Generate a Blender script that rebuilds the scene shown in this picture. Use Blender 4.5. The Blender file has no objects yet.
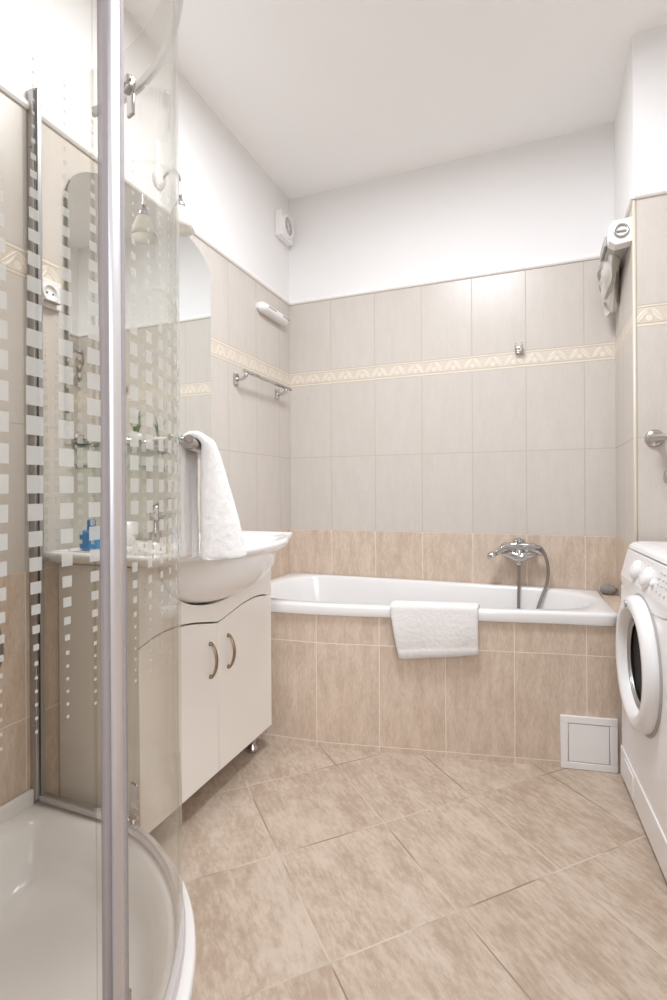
import bpy, bmesh, math, random
from mathutils import Vector, Matrix, noise
random.seed(7)
PI = math.pi
SC = bpy.context.scene
COL = SC.collection

# ------------------------------------------------------------------ camera, world, lights, exposure
CAM = Vector((1.302, -2.640, 1.040))
YAW, ROLL, FPX, SHY = -0.37464, -0.00565, 515.12, -9.23
cd = bpy.data.cameras.new('camera')
cam = bpy.data.objects.new('camera', cd)
COL.objects.link(cam)
fw = Vector((math.sin(YAW), math.cos(YAW), 0))
rt = Vector((math.cos(YAW), -math.sin(YAW), 0))
up = Vector((0, 0, 1))
r2 = rt * math.cos(ROLL) + up * math.sin(ROLL)
u2 = -rt * math.sin(ROLL) + up * math.cos(ROLL)
mw = Matrix(((r2.x, u2.x, -fw.x, CAM.x), (r2.y, u2.y, -fw.y, CAM.y), (r2.z, u2.z, -fw.z, CAM.z), (0, 0, 0, 1)))
cam.matrix_world = mw
cd.sensor_fit = 'VERTICAL'
cd.sensor_height = 24.0
cd.sensor_width = 24.0
cd.lens = FPX * 24.0 / 1000.0
cd.shift_y = SHY / 1000.0
cd.clip_start = 0.02
SC.camera = cam

w = bpy.data.worlds.new('world')
SC.world = w
w.use_nodes = True
w.node_tree.nodes['Background'].inputs[0].default_value = (0.92, 0.975, 1.05, 1)
w.node_tree.nodes['Background'].inputs[1].default_value = 0.3

def area(name, loc, size, power, color, target=None, shape='DISK', size_y=None):
    l = bpy.data.lights.new(name, 'AREA')
    l.shape = shape
    l.size = size
    if size_y:
        l.size_y = size_y
    l.energy = power
    l.color = color
    o = bpy.data.objects.new(name, l)
    COL.objects.link(o)
    o.location = loc
    if target is not None:
        o.rotation_euler = (Vector(target) - Vector(loc)).to_track_quat('-Z', 'Y').to_euler()
    return o

area('ceiling_lamp', (0.98, -1.36, 2.66), 0.55, 19.0, (0.94, 0.985, 1.05))
hall_fill = area('hall_fill_light', (1.75, -3.05, 1.30), 0.8, 2.3, (0.95, 0.985, 1.04), (0.35, -0.75, 0.40), 'RECTANGLE', 1.2)  # unseen fill added beyond the doorway, aimed at cabinet and bath front
hall_fill.data.spread = math.radians(75)

SC.view_settings.view_transform = 'Standard'
SC.view_settings.look = 'None'
SC.view_settings.gamma = 1.0
SC.view_settings.use_curve_mapping = False
SC.view_settings.exposure = 0.99
SC.cycles.transparent_max_bounces = 48
SC.cycles.max_bounces = 12
SC.cycles.diffuse_bounces = 8

# ------------------------------------------------------------------ node helpers
def newmat(name):
    m = bpy.data.materials.new(name)
    m.use_nodes = True
    nt = m.node_tree
    for n in list(nt.nodes):
        nt.nodes.remove(n)
    out = nt.nodes.new('ShaderNodeOutputMaterial')
    return m, nt, out

class NT:
    def __init__(s, nt):
        s.nt = nt
    def n(s, t, **kw):
        x = s.nt.nodes.new(t)
        for k, v in kw.items():
            setattr(x, k, v)
        return x
    def set(s, sock, v):
        if isinstance(v, bpy.types.NodeSocket):
            s.nt.links.new(v, sock)
        elif v is not None:
            sock.default_value = v
    def m(s, op, a, b=None, c=None, clamp=False):
        x = s.n('ShaderNodeMath', operation=op, use_clamp=clamp)
        s.set(x.inputs[0], a)
        if b is not None:
            s.set(x.inputs[1], b)
        if c is not None:
            s.set(x.inputs[2], c)
        return x.outputs[0]
    def mix(s, f, a, b):
        x = s.n('ShaderNodeMix', data_type='RGBA')
        s.set(x.inputs[0], f)
        s.set(x.inputs[6], a)
        s.set(x.inputs[7], b)
        return x.outputs[2]
    def ss(s, v, lo, hi, a=0.0, b=1.0):
        x = s.n('ShaderNodeMapRange', interpolation_type='SMOOTHSTEP')
        s.set(x.inputs[0], v)
        x.inputs[1].default_value = lo
        x.inputs[2].default_value = hi
        x.inputs[3].default_value = a
        x.inputs[4].default_value = b
        return x.outputs[0]
    def noise(s, vec, scale, detail=3.0, rough=0.5):
        x = s.n('ShaderNodeTexNoise')
        s.set(x.inputs['Vector'], vec)
        x.inputs['Scale'].default_value = scale
        x.inputs['Detail'].default_value = detail
        x.inputs['Roughness'].default_value = rough
        return x.outputs[0]
    def vmul(s, v, t):
        x = s.n('ShaderNodeVectorMath', operation='MULTIPLY')
        s.set(x.inputs[0], v)
        x.inputs[1].default_value = t
        return x.outputs[0]
    def bsdf(s, out, color, rough, metal=0.0, normal=None, spec=0.5, coat=0.0):
        p = s.n('ShaderNodeBsdfPrincipled')
        s.set(p.inputs['Base Color'], color)
        s.set(p.inputs['Roughness'], rough)
        p.inputs['Metallic'].default_value = metal
        p.inputs['Specular IOR Level'].default_value = spec
        p.inputs['Coat Weight'].default_value = coat
        p.inputs['Coat Roughness'].default_value = 0.05
        if normal is not None:
            s.set(p.inputs['Normal'], normal)
        s.nt.links.new(p.outputs[0], out.inputs[0])
        return p
    def bump(s, h, strength, dist=0.002):
        b = s.n('ShaderNodeBump')
        s.set(b.inputs['Height'], h)
        b.inputs['Strength'].default_value = strength
        b.inputs['Distance'].default_value = dist
        return b.outputs[0]

def rgb(r, g, b):
    return (r, g, b, 1.0)

def plain(name, col, rough=0.5, metal=0.0, var=0.04, scale=14.0, spec=0.5, coat=0.0, bump=0.0, bscale=200.0):
    m, nt, out = newmat(name)
    k = NT(nt)
    tc = k.n('ShaderNodeTexCoord').outputs['Object']
    f = k.noise(tc, scale)
    c0 = rgb(*[max(0, c * (1 - var)) for c in col])
    c1 = rgb(*[min(1, c * (1 + var)) for c in col])
    color = k.mix(f, c0, c1)
    nrm = None
    if bump:
        nrm = k.bump(k.noise(tc, bscale, 4.0), bump)
    k.bsdf(out, color, rough, metal, nrm, spec, coat)
    return m

def tile(name, base, dark, streak=(26.0, 3.0), per=(1.0, 1.0), grout=(0.5, 0.45, 0.38), gw=(0.006, 0.004), rough=0.22, amount=1.0, contrast=1.0, grout2=None):
    """Ceramic tile: UV is in tile units, one tile per unit square."""
    m, nt, out = newmat(name)
    k = NT(nt)
    uv = k.n('ShaderNodeTexCoord').outputs['UV']
    sx = k.n('ShaderNodeSeparateXYZ')
    nt.links.new(uv, sx.inputs[0])
    fu = k.m('FRACT', sx.outputs[0])
    fv = k.m('FRACT', sx.outputs[1])
    du = k.m('MINIMUM', fu, k.m('SUBTRACT', 1.0, fu))
    dv = k.m('MINIMUM', fv, k.m('SUBTRACT', 1.0, fv))
    gu = k.ss(du, gw[0] * 0.5, gw[0] * 1.3, 1.0, 0.0)
    gv = k.ss(dv, gw[1] * 0.5, gw[1] * 1.3, 1.0, 0.0)
    g = k.m('MAXIMUM', gu, gv)
    # one random tone per tile
    fl = k.n('ShaderNodeVectorMath', operation='FLOOR')
    nt.links.new(uv, fl.inputs[0])
    wn = k.n('ShaderNodeTexWhiteNoise', noise_dimensions='3D')
    nt.links.new(fl.outputs[0], wn.inputs[0])
    off = k.n('ShaderNodeVectorMath', operation='MULTIPLY_ADD')
    nt.links.new(wn.outputs['Color'], off.inputs[0])
    off.inputs[1].default_value = (7, 7, 7)
    nt.links.new(uv, off.inputs[2])
    big = k.noise(k.vmul(off.outputs[0], (streak[0] * 0.25, streak[1], 1)), 1.0, 5.0, 0.6)
    small = k.noise(k.vmul(off.outputs[0], (streak[0] * 1.6, streak[1] * 5, 1)), 1.0, 6.0, 0.65)
    f = k.m('ADD', k.m('MULTIPLY', big, 0.5), k.m('MULTIPLY', small, 0.5))
    f = k.ss(f, 0.5 - 0.16 / contrast, 0.5 + 0.16 / contrast)
    f = k.m('ADD', k.m('MULTIPLY', f, 0.85), k.m('MULTIPLY', wn.outputs['Value'], 0.15))
    col = k.mix(f, rgb(*dark), rgb(*base))
    gcol = rgb(*grout)
    if grout2:      # grout worn dark in stretches
        gcol = k.mix(k.ss(k.noise(k.vmul(uv, (1.1, 1.1, 1)), 1.0, 2.0), 0.44, 0.60), rgb(*grout), rgb(*grout2))
    col = k.mix(g, col, gcol)
    h = k.m('SUBTRACT', k.m('MULTIPLY', small, 0.12), g)
    rg = k.m('ADD', k.m('MULTIPLY', g, 0.4), rough)
    k.bsdf(out, col, rg, 0.0, k.bump(h, 0.28 * amount, 0.0015), 0.4)
    return m

def border(name):
    """Relief listello: slanted leaves in pairs between two ruled lines. U in repeats, V 0-1 across."""
    m, nt, out = newmat(name)
    k = NT(nt)
    uv = k.n('ShaderNodeTexCoord').outputs['UV']
    sx = k.n('ShaderNodeSeparateXYZ')
    nt.links.new(uv, sx.inputs[0])
    u, v = sx.outputs[0], sx.outputs[1]
    fu = k.m('FRACT', u)
    tri = k.m('ABSOLUTE', k.m('MULTIPLY_ADD', fu, 2.0, -1.0))          # 1 at ends, 0 in the middle
    v0 = k.m('MULTIPLY_ADD', tri, -0.60, 0.80)                          # peak in the middle
    lens = k.m('SINE', k.m('MULTIPLY', tri, PI))
    d = k.m('ABSOLUTE', k.m('SUBTRACT', v, v0))
    wdt = k.m('MULTIPLY_ADD', lens, 0.17, 0.015)
    q = k.m('DIVIDE', d, wdt)
    leaf = k.ss(q, 0.8, 1.15, 1.0, 0.0)
    vein = k.ss(d, 0.015, 0.045, 1.0, 0.0)
    # little buds between the leaf pairs
    cu = k.m('MULTIPLY', k.m('SUBTRACT', tri, 0.0), 0.45)
    bud = k.m('ADD', k.m('POWER', k.m('MULTIPLY', cu, 9.0), 2.0), k.m('POWER', k.m('MULTIPLY', k.m('SUBTRACT', v, 0.36), 7.0), 2.0))
    bud = k.ss(bud, 0.7, 1.2, 1.0, 0.0)
    dv = k.m('MINIMUM', v, k.m('SUBTRACT', 1.0, v))
    rule = k.m('MULTIPLY', k.ss(dv, 0.10, 0.125), k.ss(dv, 0.145, 0.17, 1.0, 0.0))
    rim = k.ss(dv, 0.02, 0.05, 1.0, 0.0)
    raised = k.m('MAXIMUM', k.m('MAXIMUM', leaf, bud), k.ss(dv, 0.10, 0.13, 1.0, 0.0))
    n = k.noise(k.vmul(uv, (3, 6, 1)), 4.0, 4.0)
    ground = k.mix(n, rgb(0.63, 0.55, 0.46), rgb(0.69, 0.61, 0.52))
    cream = k.mix(n, rgb(0.72, 0.65, 0.55), rgb(0.79, 0.73, 0.64))
    col = k.mix(raised, ground, cream)
    col = k.mix(k.m('MULTIPLY', vein, k.m('MULTIPLY', leaf, 0.45)), col, rgb(0.56, 0.46, 0.36))
    col = k.mix(k.m('MULTIPLY', rule, 0.55), col, rgb(0.54, 0.44, 0.34))
    col = k.mix(k.m('MULTIPLY', rim, 0.75), col, rgb(0.50, 0.41, 0.32))
    h = k.m('SUBTRACT', k.m('SUBTRACT', raised, k.m('MULTIPLY', vein, 0.4)), rule)
    k.bsdf(out, col, 0.35, 0.0, k.bump(h, 0.5, 0.002))
    return m

def glass(name, tint, refl=1.0, ior=1.45):
    m, nt, out = newmat(name)
    k = NT(nt)
    tr = k.n('ShaderNodeBsdfTransparent')
    tr.inputs[0].default_value = rgb(*tint)
    gl = k.n('ShaderNodeBsdfGlossy')
    gl.inputs[0].default_value = rgb(0.95, 0.97, 0.96)
    gl.inputs['Roughness'].default_value = 0.02
    geo = k.n('ShaderNodeNewGeometry')
    dt = k.n('ShaderNodeVectorMath', operation='DOT_PRODUCT')
    nt.links.new(geo.outputs['Incoming'], dt.inputs[0])
    nt.links.new(geo.outputs['Normal'], dt.inputs[1])
    r0 = ((ior - 1) / (ior + 1)) ** 2
    g5 = k.m('POWER', k.m('SUBTRACT', 1.0, k.m('ABSOLUTE', dt.outputs['Value'])), 5.0)
    f = k.m('MULTIPLY', k.m('MULTIPLY_ADD', g5, 1 - r0, r0), refl, clamp=True)
    mx = k.n('ShaderNodeMixShader')
    nt.links.new(f, mx.inputs[0])
    nt.links.new(tr.outputs[0], mx.inputs[1])
    nt.links.new(gl.outputs[0], mx.inputs[2])
    nt.links.new(mx.outputs[0], out.inputs[0])
    return m

def frosted(name, col, opacity):
    m, nt, out = newmat(name)
    k = NT(nt)
    tr = k.n('ShaderNodeBsdfTransparent')
    df = k.n('ShaderNodeBsdfDiffuse')
    df.inputs[0].default_value = rgb(*col)
    tl = k.n('ShaderNodeBsdfTranslucent')
    tl.inputs[0].default_value = rgb(*col)
    a = k.n('ShaderNodeMixShader')
    a.inputs[0].default_value = 0.55
    nt.links.new(df.outputs[0], a.inputs[1])
    nt.links.new(tl.outputs[0], a.inputs[2])
    mx = k.n('ShaderNodeMixShader')
    tc = k.n('ShaderNodeTexCoord').outputs['Object']
    f = k.m('MULTIPLY_ADD', k.noise(tc, 60.0), 0.08, opacity - 0.04)
    nt.links.new(f, mx.inputs[0])
    nt.links.new(tr.outputs[0], mx.inputs[1])
    nt.links.new(a.outputs[0], mx.inputs[2])
    nt.links.new(mx.outputs[0], out.inputs[0])
    return m

def towelmat(name, col):
    m, nt, out = newmat(name)
    k = NT(nt)
    tc = k.n('ShaderNodeTexCoord').outputs['Object']
    f = k.noise(tc, 220.0, 4.0, 0.7)
    g = k.noise(tc, 40.0, 3.0)
    c = k.mix(f, rgb(*[x * 0.92 for x in col]), rgb(*col))
    h = k.m('ADD', f, k.m('MULTIPLY', g, 0.6))
    p = k.bsdf(out, c, 0.95, 0.0, k.bump(h, 0.6, 0.004), 0.1)
    p.inputs['Sheen Weight'].default_value = 0.25
    return m

M = {}
M['paint'] = plain('white_paint', (0.835, 0.82, 0.81), 0.75, var=0.01, scale=4, bump=0.05, bscale=160)
M['ceilpaint'] = plain('ceiling_paint', (0.94, 0.925, 0.915), 0.8, var=0.01, scale=4)
M['light_tile'] = tile('beige_wall_tile', (0.625, 0.578, 0.528), (0.570, 0.518, 0.464), (24, 2.4), grout=(0.50, 0.44, 0.375), gw=(0.007, 0.0045), rough=0.3, contrast=0.7)
M['dark_tile'] = tile('tan_wall_tile', (0.700, 0.580, 0.480), (0.520, 0.405, 0.310), (30, 3.2), grout=(0.80, 0.70, 0.59), gw=(0.007, 0.0045), rough=0.32, contrast=1.05)
M['floor_tile'] = tile('tan_floor_tile', (0.585, 0.485, 0.395), (0.395, 0.300, 0.222), (18, 2.1), grout=(0.58, 0.485, 0.40), gw=(0.0065, 0.0065), grout2=(0.27, 0.205, 0.15), rough=0.5, contrast=1.2)
M['border'] = border('leaf_border')
M['trimwhite'] = plain('glazed_trim', (0.88, 0.855, 0.83), 0.3, var=0.02)
M['edge'] = plain('cream_edge_strip', (0.64, 0.565, 0.465), 0.4, var=0.03)
M['ceramic'] = plain('white_ceramic', (0.84, 0.82, 0.80), 0.08, var=0.01, coat=0.3)
M['acrylic'] = plain('white_acrylic', (0.80, 0.785, 0.775), 0.14, var=0.01)
M['tray'] = plain('shower_tray_acrylic', (0.80, 0.78, 0.76), 0.18, var=0.02)
M['lacquer'] = plain('cream_lacquer', (0.86, 0.825, 0.78), 0.28, var=0.01)
M['plastic'] = plain('white_plastic', (0.84, 0.82, 0.81), 0.35, var=0.01)
M['enamel'] = plain('white_enamel', (0.82, 0.80, 0.795), 0.22, var=0.01)
M['greyplastic'] = plain('grey_plastic', (0.42, 0.40, 0.38), 0.45)
M['darkgap'] = plain('dark_rubber', (0.03, 0.028, 0.026), 0.5)
M['hose'] = plain('hose_steel', (0.30, 0.275, 0.26), 0.35, 0.8, var=0.05)
M['chrome'] = plain('chrome', (0.58, 0.565, 0.555), 0.09, 1.0, var=0.02)
M['steel'] = plain('brushed_steel', (0.52, 0.49, 0.46), 0.28, 1.0, var=0.05, scale=40)
M['alu'] = plain('satin_aluminium', (0.80, 0.78, 0.80), 0.42, 0.75, var=0.02)
M['alugrey'] = plain('grey_aluminium', (0.50, 0.49, 0.48), 0.35, 1.0, var=0.03)
M['bronze'] = plain('aged_bronze', (0.36, 0.27, 0.19), 0.35, 1.0, var=0.15, scale=60)
M['grip'] = plain('taupe_grip', (0.36, 0.315, 0.29), 0.35, 0.6, var=0.05)
M['glass'] = glass('shower_glass', (0.940, 0.933, 0.918), 0.55)
M['shelfglass'] = glass('shelf_glass', (0.86, 0.92, 0.89), 1.2)
M['doorglass'] = plain('dark_porthole_glass', (0.012, 0.011, 0.010), 0.45, 0.0, var=0.0, spec=0.04)
M['frost'] = frosted('frosted_print', (0.86, 0.875, 0.85), 0.72)
M['seal'] = frosted('clear_plastic_seal', (0.60, 0.555, 0.575), 0.66)
M['shade'] = frosted('opal_glass', (0.88, 0.85, 0.80), 0.93)
M['mirror'] = plain('mirror_silver', (0.90, 0.92, 0.91), 0.01, 1.0, var=0.0)
M['mirroredge'] = plain('mirror_edge', (0.55, 0.62, 0.59), 0.15)
M['towel'] = towelmat('white_terry', (0.80, 0.775, 0.755))
M['cloth'] = towelmat('grey_cloth', (0.66, 0.62, 0.57))
M['blue'] = plain('blue_plastic', (0.03, 0.22, 0.50), 0.3, var=0.1)
M['leaf'] = plain('leaf_green', (0.13, 0.22, 0.06), 0.5, var=0.35, scale=60)
M['pot'] = plain('pot_glaze', (0.80, 0.78, 0.74), 0.3)
M['soil'] = plain('potting_soil', (0.06, 0.04, 0.03), 0.9)
M['pumice'] = plain('pumice', (0.27, 0.245, 0.22), 0.95, var=0.35, scale=60, bump=0.6, bscale=120)
M['mark'] = plain('grey_print', (0.50, 0.49, 0.49), 0.5)

# ------------------------------------------------------------------ mesh helpers
class MB:
    def __init__(s):
        s.bm = bmesh.new()
        s.uv = s.bm.loops.layers.uv.new('UVMap')
        s.mi = 0
    def face(s, vs, uvs=None, mi=None, smooth=False):
        try:
            f = s.bm.faces.new(vs)
        except ValueError:
            return None
        f.material_index = s.mi if mi is None else mi
        f.smooth = smooth
        if uvs:
            for l, q in zip(f.loops, uvs):
                l[s.uv].uv = q
        return f
    def quad(s, pts, uvs=None, mi=None, smooth=False):
        return s.face([s.bm.verts.new(p) for p in pts], uvs, mi, smooth)
    def box(s, lo, hi, bev=0.0, seg=2, mi=None, mat=None):
        lo, hi = Vector(lo), Vector(hi)
        c = (lo + hi) / 2
        d = hi - lo
        r = bmesh.ops.create_cube(s.bm, size=1.0, matrix=(mat or Matrix()) @ Matrix.Translation(c) @ Matrix.Diagonal((d.x, d.y, d.z, 1)))
        fs = set()
        for v in r['verts']:
            fs.update(v.link_faces)
        for f in fs:
            f.material_index = s.mi if mi is None else mi
        if bev:
            es = set()
            for f in fs:
                es.update(f.edges)
            b = bmesh.ops.bevel(s.bm, geom=list(es), offset=bev, segments=seg, profile=0.6, affect='EDGES')
            for f in b['faces']:
                f.material_index = s.mi if mi is None else mi
                f.smooth = True
        return s
    def rings(s, rings, closed=True, cap0=True, cap1=True, smooth=True, mi=None):
        vs = [[s.bm.verts.new(p) for p in r] for r in rings]
        n = len(vs[0])
        for a, b in zip(vs, vs[1:]):
            for i in range(n if closed else n - 1):
                j = (i + 1) % n
                s.face([a[i], a[j], b[j], b[i]], None, mi, smooth)
        if cap0 and closed:
            s.face(list(reversed(vs[0])), None, mi)
        if cap1 and closed:
            s.face(vs[-1], None, mi)
        return s
    def lathe(s, prof, origin=(0, 0, 0), axis='Z', n=32, mi=None, mat=None, smooth=True, cap0=True, cap1=True):
        o = Vector(origin)
        rs = []
        for r, h in prof:
            ring = []
            for i in range(n):
                a = 2 * PI * i / n
                c, t = r * math.cos(a), r * math.sin(a)
                if axis == 'Z':
                    p = Vector((c, t, h))
                elif axis == 'X':
                    p = Vector((h, c, t))
                else:
                    p = Vector((t, h, c))
                p = (mat @ p) if mat else p
                ring.append(o + p)
            rs.append(ring)
        return s.rings(rs, True, cap0, cap1, smooth, mi)
    def tube(s, pts, rad, n=12, mi=None, cap=True, flat=None):
        pts = [Vector(p) for p in pts]
        rs = rad if isinstance(rad, (list, tuple)) else [rad] * len(pts)
        rings = []
        prev = None
        for i, p in enumerate(pts):
            t = (pts[min(i + 1, len(pts) - 1)] - pts[max(i - 1, 0)]).normalized()
            if prev is None:
                ref = Vector((0, 0, 1)) if abs(t.z) < 0.9 else Vector((1, 0, 0))
                a = t.cross(ref).normalized()
            else:
                a = (prev - t * prev.dot(t)).normalized()
            prev = a
            b = t.cross(a)
            fa, fb = flat or (1, 1)
            rings.append([p + a * (rs[i] * fa * math.cos(2 * PI * k / n)) + b * (rs[i] * fb * math.sin(2 * PI * k / n)) for k in range(n)])
        return s.rings(rings, True, cap, cap, True, mi)
    def prism(s, poly, a0, a1, axis='X', mi=None, bev=0.0):
        """extrude a 2-D outline along an axis; poly in the two other axes (YZ, XZ or XY)"""
        def P(q, h):
            return {'X': (h, q[0], q[1]), 'Y': (q[0], h, q[1]), 'Z': (q[0], q[1], h)}[axis]
        v0 = [s.bm.verts.new(P(q, a0)) for q in poly]
        v1 = [s.bm.verts.new(P(q, a1)) for q in poly]
        n = len(poly)
        fs = [s.face(list(reversed(v0)), None, mi), s.face(v1, None, mi)]
        for i in range(n):
            j = (i + 1) % n
            fs.append(s.face([v0[i], v0[j], v1[j], v1[i]], None, mi))
        if bev:
            es = [e for e in set(v0[0].link_faces[0].edges) | set(v1[0].link_faces[0].edges)]
            caps = [fs[0], fs[1]]
            es = set()
            for f in caps:
                es.update(f.edges)
            b = bmesh.ops.bevel(s.bm, geom=list(es), offset=bev, segments=2, profile=0.6, affect='EDGES')
            for f in b['faces']:
                f.smooth = True
                f.material_index = s.mi if mi is None else mi
        return s
    def build(s, name, mats, parent=None, recalc=True, autosmooth=None):
        if recalc:
            bmesh.ops.recalc_face_normals(s.bm, faces=s.bm.faces[:])
        me = bpy.data.meshes.new(name)
        s.bm.to_mesh(me)
        s.bm.free()
        for m in (mats if isinstance(mats, (list, tuple)) else [mats]):
            me.materials.append(M[m] if isinstance(m, str) else m)
        o = bpy.data.objects.new(name, me)
        COL.objects.link(o)
        if parent is not None:
            o.parent = parent
            o.matrix_parent_inverse = Matrix()
            # meshes are built in world metres: subtract the parent's place
            o.matrix_basis = PINV.get(parent.name, Matrix())
        return o

PINV = {}
def tag(o, label, cat, group=None):
    o['label'] = label
    o['category'] = cat
    if group:
        o['group'] = group
    return o

def thing(name, loc, label, cat, group=None, world=True, rotz=0.0):
    o = bpy.data.objects.new(name, None)
    COL.objects.link(o)
    o.location = loc
    o.rotation_euler = (0, 0, rotz)
    o.empty_display_size = 0.05
    tag(o, label, cat, group)
    if world:   # parts written in world coordinates
        PINV[o.name] = (Matrix.Translation(loc) @ Matrix.Rotation(rotz, 4, 'Z')).inverted()
    return o

def sub(parent, child):
    """make a later sub-part's coordinates world coordinates too"""
    PINV[parent.name] = Matrix()
    return child

def structure(o):
    o['kind'] = 'structure'
    return o

def subdiv(o, lv=2):
    m = o.modifiers.new('smooth', 'SUBSURF')
    m.levels = lv
    m.render_levels = lv
    return o

def catmull(pts, n=8):
    pts = [Vector(p) for p in pts]
    P = [pts[0] * 2 - pts[1]] + pts + [pts[-1] * 2 - pts[-2]]
    out = []
    for i in range(1, len(P) - 2):
        for k in range(n):
            t = k / n
            a, b, c, d = P[i - 1], P[i], P[i + 1], P[i + 2]
            out.append(0.5 * ((2 * b) + (c - a) * t + (2 * a - 5 * b + 4 * c - d) * t * t + (3 * b - a - 3 * c + d) * t ** 3))
    out.append(pts[-1])
    return out

def raypoly(c, ang, poly):
    """distance from c along ang to a closed outline (star-shaped)"""
    dx, dy = math.cos(ang), math.sin(ang)
    best = None
    n = len(poly)
    for i in range(n):
        x1, y1 = poly[i][0] - c[0], poly[i][1] - c[1]
        x2, y2 = poly[(i + 1) % n][0] - c[0], poly[(i + 1) % n][1] - c[1]
        ex, ey = x2 - x1, y2 - y1
        den = dx * ey - dy * ex
        if abs(den) < 1e-12:
            continue
        t = (x1 * ey - y1 * ex) / den
        u = (x1 * dy - y1 * dx) / den
        if t > 0 and -1e-6 <= u <= 1 + 1e-6 and (best is None or t > best):
            best = t
    return best or 0.01

# ------------------------------------------------------------------ room shell
TW, TH = 0.252, 0.402
Z_D, Z_B0, Z_B1, Z_T, Z_C = 0.825, 1.629, 1.708, 2.100, 2.699
W = 1.639            # width of the bath recess
CHY = -0.489         # front face of the boxed-out wall
XR = 2.26            # right wall
YN = -2.42           # near wall
TILEMATS = ['dark_tile', 'light_tile', 'border', 'light_tile', 'paint']
BANDS = [(-0.0, Z_D, 0), (Z_D, Z_B0, 1), (Z_B0, Z_B1, 2), (Z_B1, Z_T, 3), (Z_T, Z_C, 4)]

def banded(mb, p0, p1, uoff, zmin=0.0):
    """a wall face from p0 to p1 in plan, split into its bands of tile, border and paint"""
    L = math.hypot(p1[0] - p0[0], p1[1] - p0[1])
    for z0, z1, k in BANDS:
        a = max(z0, zmin)
        if a >= z1:
            continue
        if k == 2:
            U = lambda s: (uoff + s) / 0.0963
            V = lambda z: (z - Z_B0) / (Z_B1 - Z_B0)
        else:
            U = lambda s: (uoff + s) / TW
            base = Z_B1 if k == 3 else Z_D
            V = lambda z, b=base: (z - b) / TH + 10.0
        mb.quad([(p0[0], p0[1], a), (p1[0], p1[1], a), (p1[0], p1[1], z1), (p0[0], p0[1], z1)],
                [(U(0), V(a)), (U(L), V(a)), (U(L), V(z1)), (U(0), V(z1))], k)

def wall(name, p0, p1, uoff, back):
    """banded face plus a 10 cm body behind it"""
    mb = MB()
    banded(mb, p0, p1, uoff)
    bx, by = back
    q0 = (p0[0] + bx, p0[1] + by)
    q1 = (p1[0] + bx, p1[1] + by)
    for a, b in ((q0, q1), (p0, q0), (p1, q1)):
        mb.quad([(a[0], a[1], 0), (b[0], b[1], 0), (b[0], b[1], Z_C), (a[0], a[1], Z_C)], None, 4)
    mb.quad([(p0[0], p0[1], Z_C), (p1[0], p1[1], Z_C), (q1[0], q1[1], Z_C), (q0[0], q0[1], Z_C)], None, 4)
    mb.quad([(p0[0], p0[1], 0), (p1[0], p1[1], 0), (q1[0], q1[1], 0), (q0[0], q0[1], 0)], None, 4)
    return structure(mb.build(name, TILEMATS, recalc=False))

# u offsets put the joints where the photograph has them
wall('wall_back', (0, 0), (W, 0), 0.0, (0, 0.1))
wall('wall_left', (0, 0), (0, YN), TW - 0.125, (-0.1, 0))
wall('wall_right', (XR, CHY), (XR, YN), 0.0, (0.1, 0))

# boxed-out wall on the right of the bath: its side face and its front face in one body
mb = MB()
banded(mb, (W, 0), (W, CHY), 0.02)
banded(mb, (W, CHY), (XR, CHY), 0.0)
mb.quad([(W, 0.1, 0), (XR + .1, 0.1, 0), (XR + .1, 0.1, Z_C), (W, 0.1, Z_C)], None, 4)
mb.quad([(XR + .1, 0.1, 0), (XR + .1, CHY, 0), (XR + .1, CHY, Z_C), (XR + .1, 0.1, Z_C)], None, 4)
structure(mb.build('wall_boxing', TILEMATS, recalc=False))

# near wall with the doorway the photographer stands in
mb = MB()
DX0, DX1, DZ = 0.86, 1.80, 2.10
banded(mb, (0, YN), (DX0, YN), 0.0)
banded(mb, (DX1, YN), (XR, YN), 0.0)
mb.quad([(DX0, YN, DZ), (DX1, YN, DZ), (DX1, YN, Z_C), (DX0, YN, Z_C)], None, 4)
for x0, x1, z0 in ((-.1, DX0, 0), (DX1, XR + .1, 0), (DX0, DX1, DZ)):
    mb.quad([(x0, YN - .1, z0), (x1, YN - .1, z0), (x1, YN - .1, Z_C), (x0, YN - .1, Z_C)], None, 4)
for x in (DX0, DX1):
    mb.quad([(x, YN, 0), (x, YN - .1, 0), (x, YN - .1, DZ), (x, YN, DZ)], None, 4)
mb.quad([(DX0, YN, DZ), (DX0, YN - .1, DZ), (DX1, YN - .1, DZ), (DX1, YN, DZ)], None, 4)
structure(mb.build('wall_front', TILEMATS, recalc=False))

# floor: square tiles laid on the diagonal (UV = diagonal tile units)
mb = MB()
FU, FV = 0.342, 0.372
def fuv(x, y):
    return (((x + y) / math.sqrt(2) + 0.505) / FU, ((y - x) / math.sqrt(2) + 1.742) / FV)
fl = [(-0.1, 0.1), (XR + .1, 0.1), (XR + .1, -3.3), (-0.1, -3.3)]
mb.quad([(x, y, 0) for x, y in reversed(fl)], [fuv(x, y) for x, y in reversed(fl)], 0)
mb.quad([(x, y, -0.08) for x, y in fl], [fuv(x, y) for x, y in fl], 0)
for a, b in zip(fl, fl[1:] + fl[:1]):
    mb.quad([(a[0], a[1], -.08), (b[0], b[1], -.08), (b[0], b[1], 0), (a[0], a[1], 0)], None, 0)
structure(mb.build('floor', 'floor_tile', recalc=False))
mb = MB()
mb.box((-0.1, YN - .1, Z_C), (XR + .1, 0.1, Z_C + .08))
structure(mb.build('ceiling', 'ceilpaint'))

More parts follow.
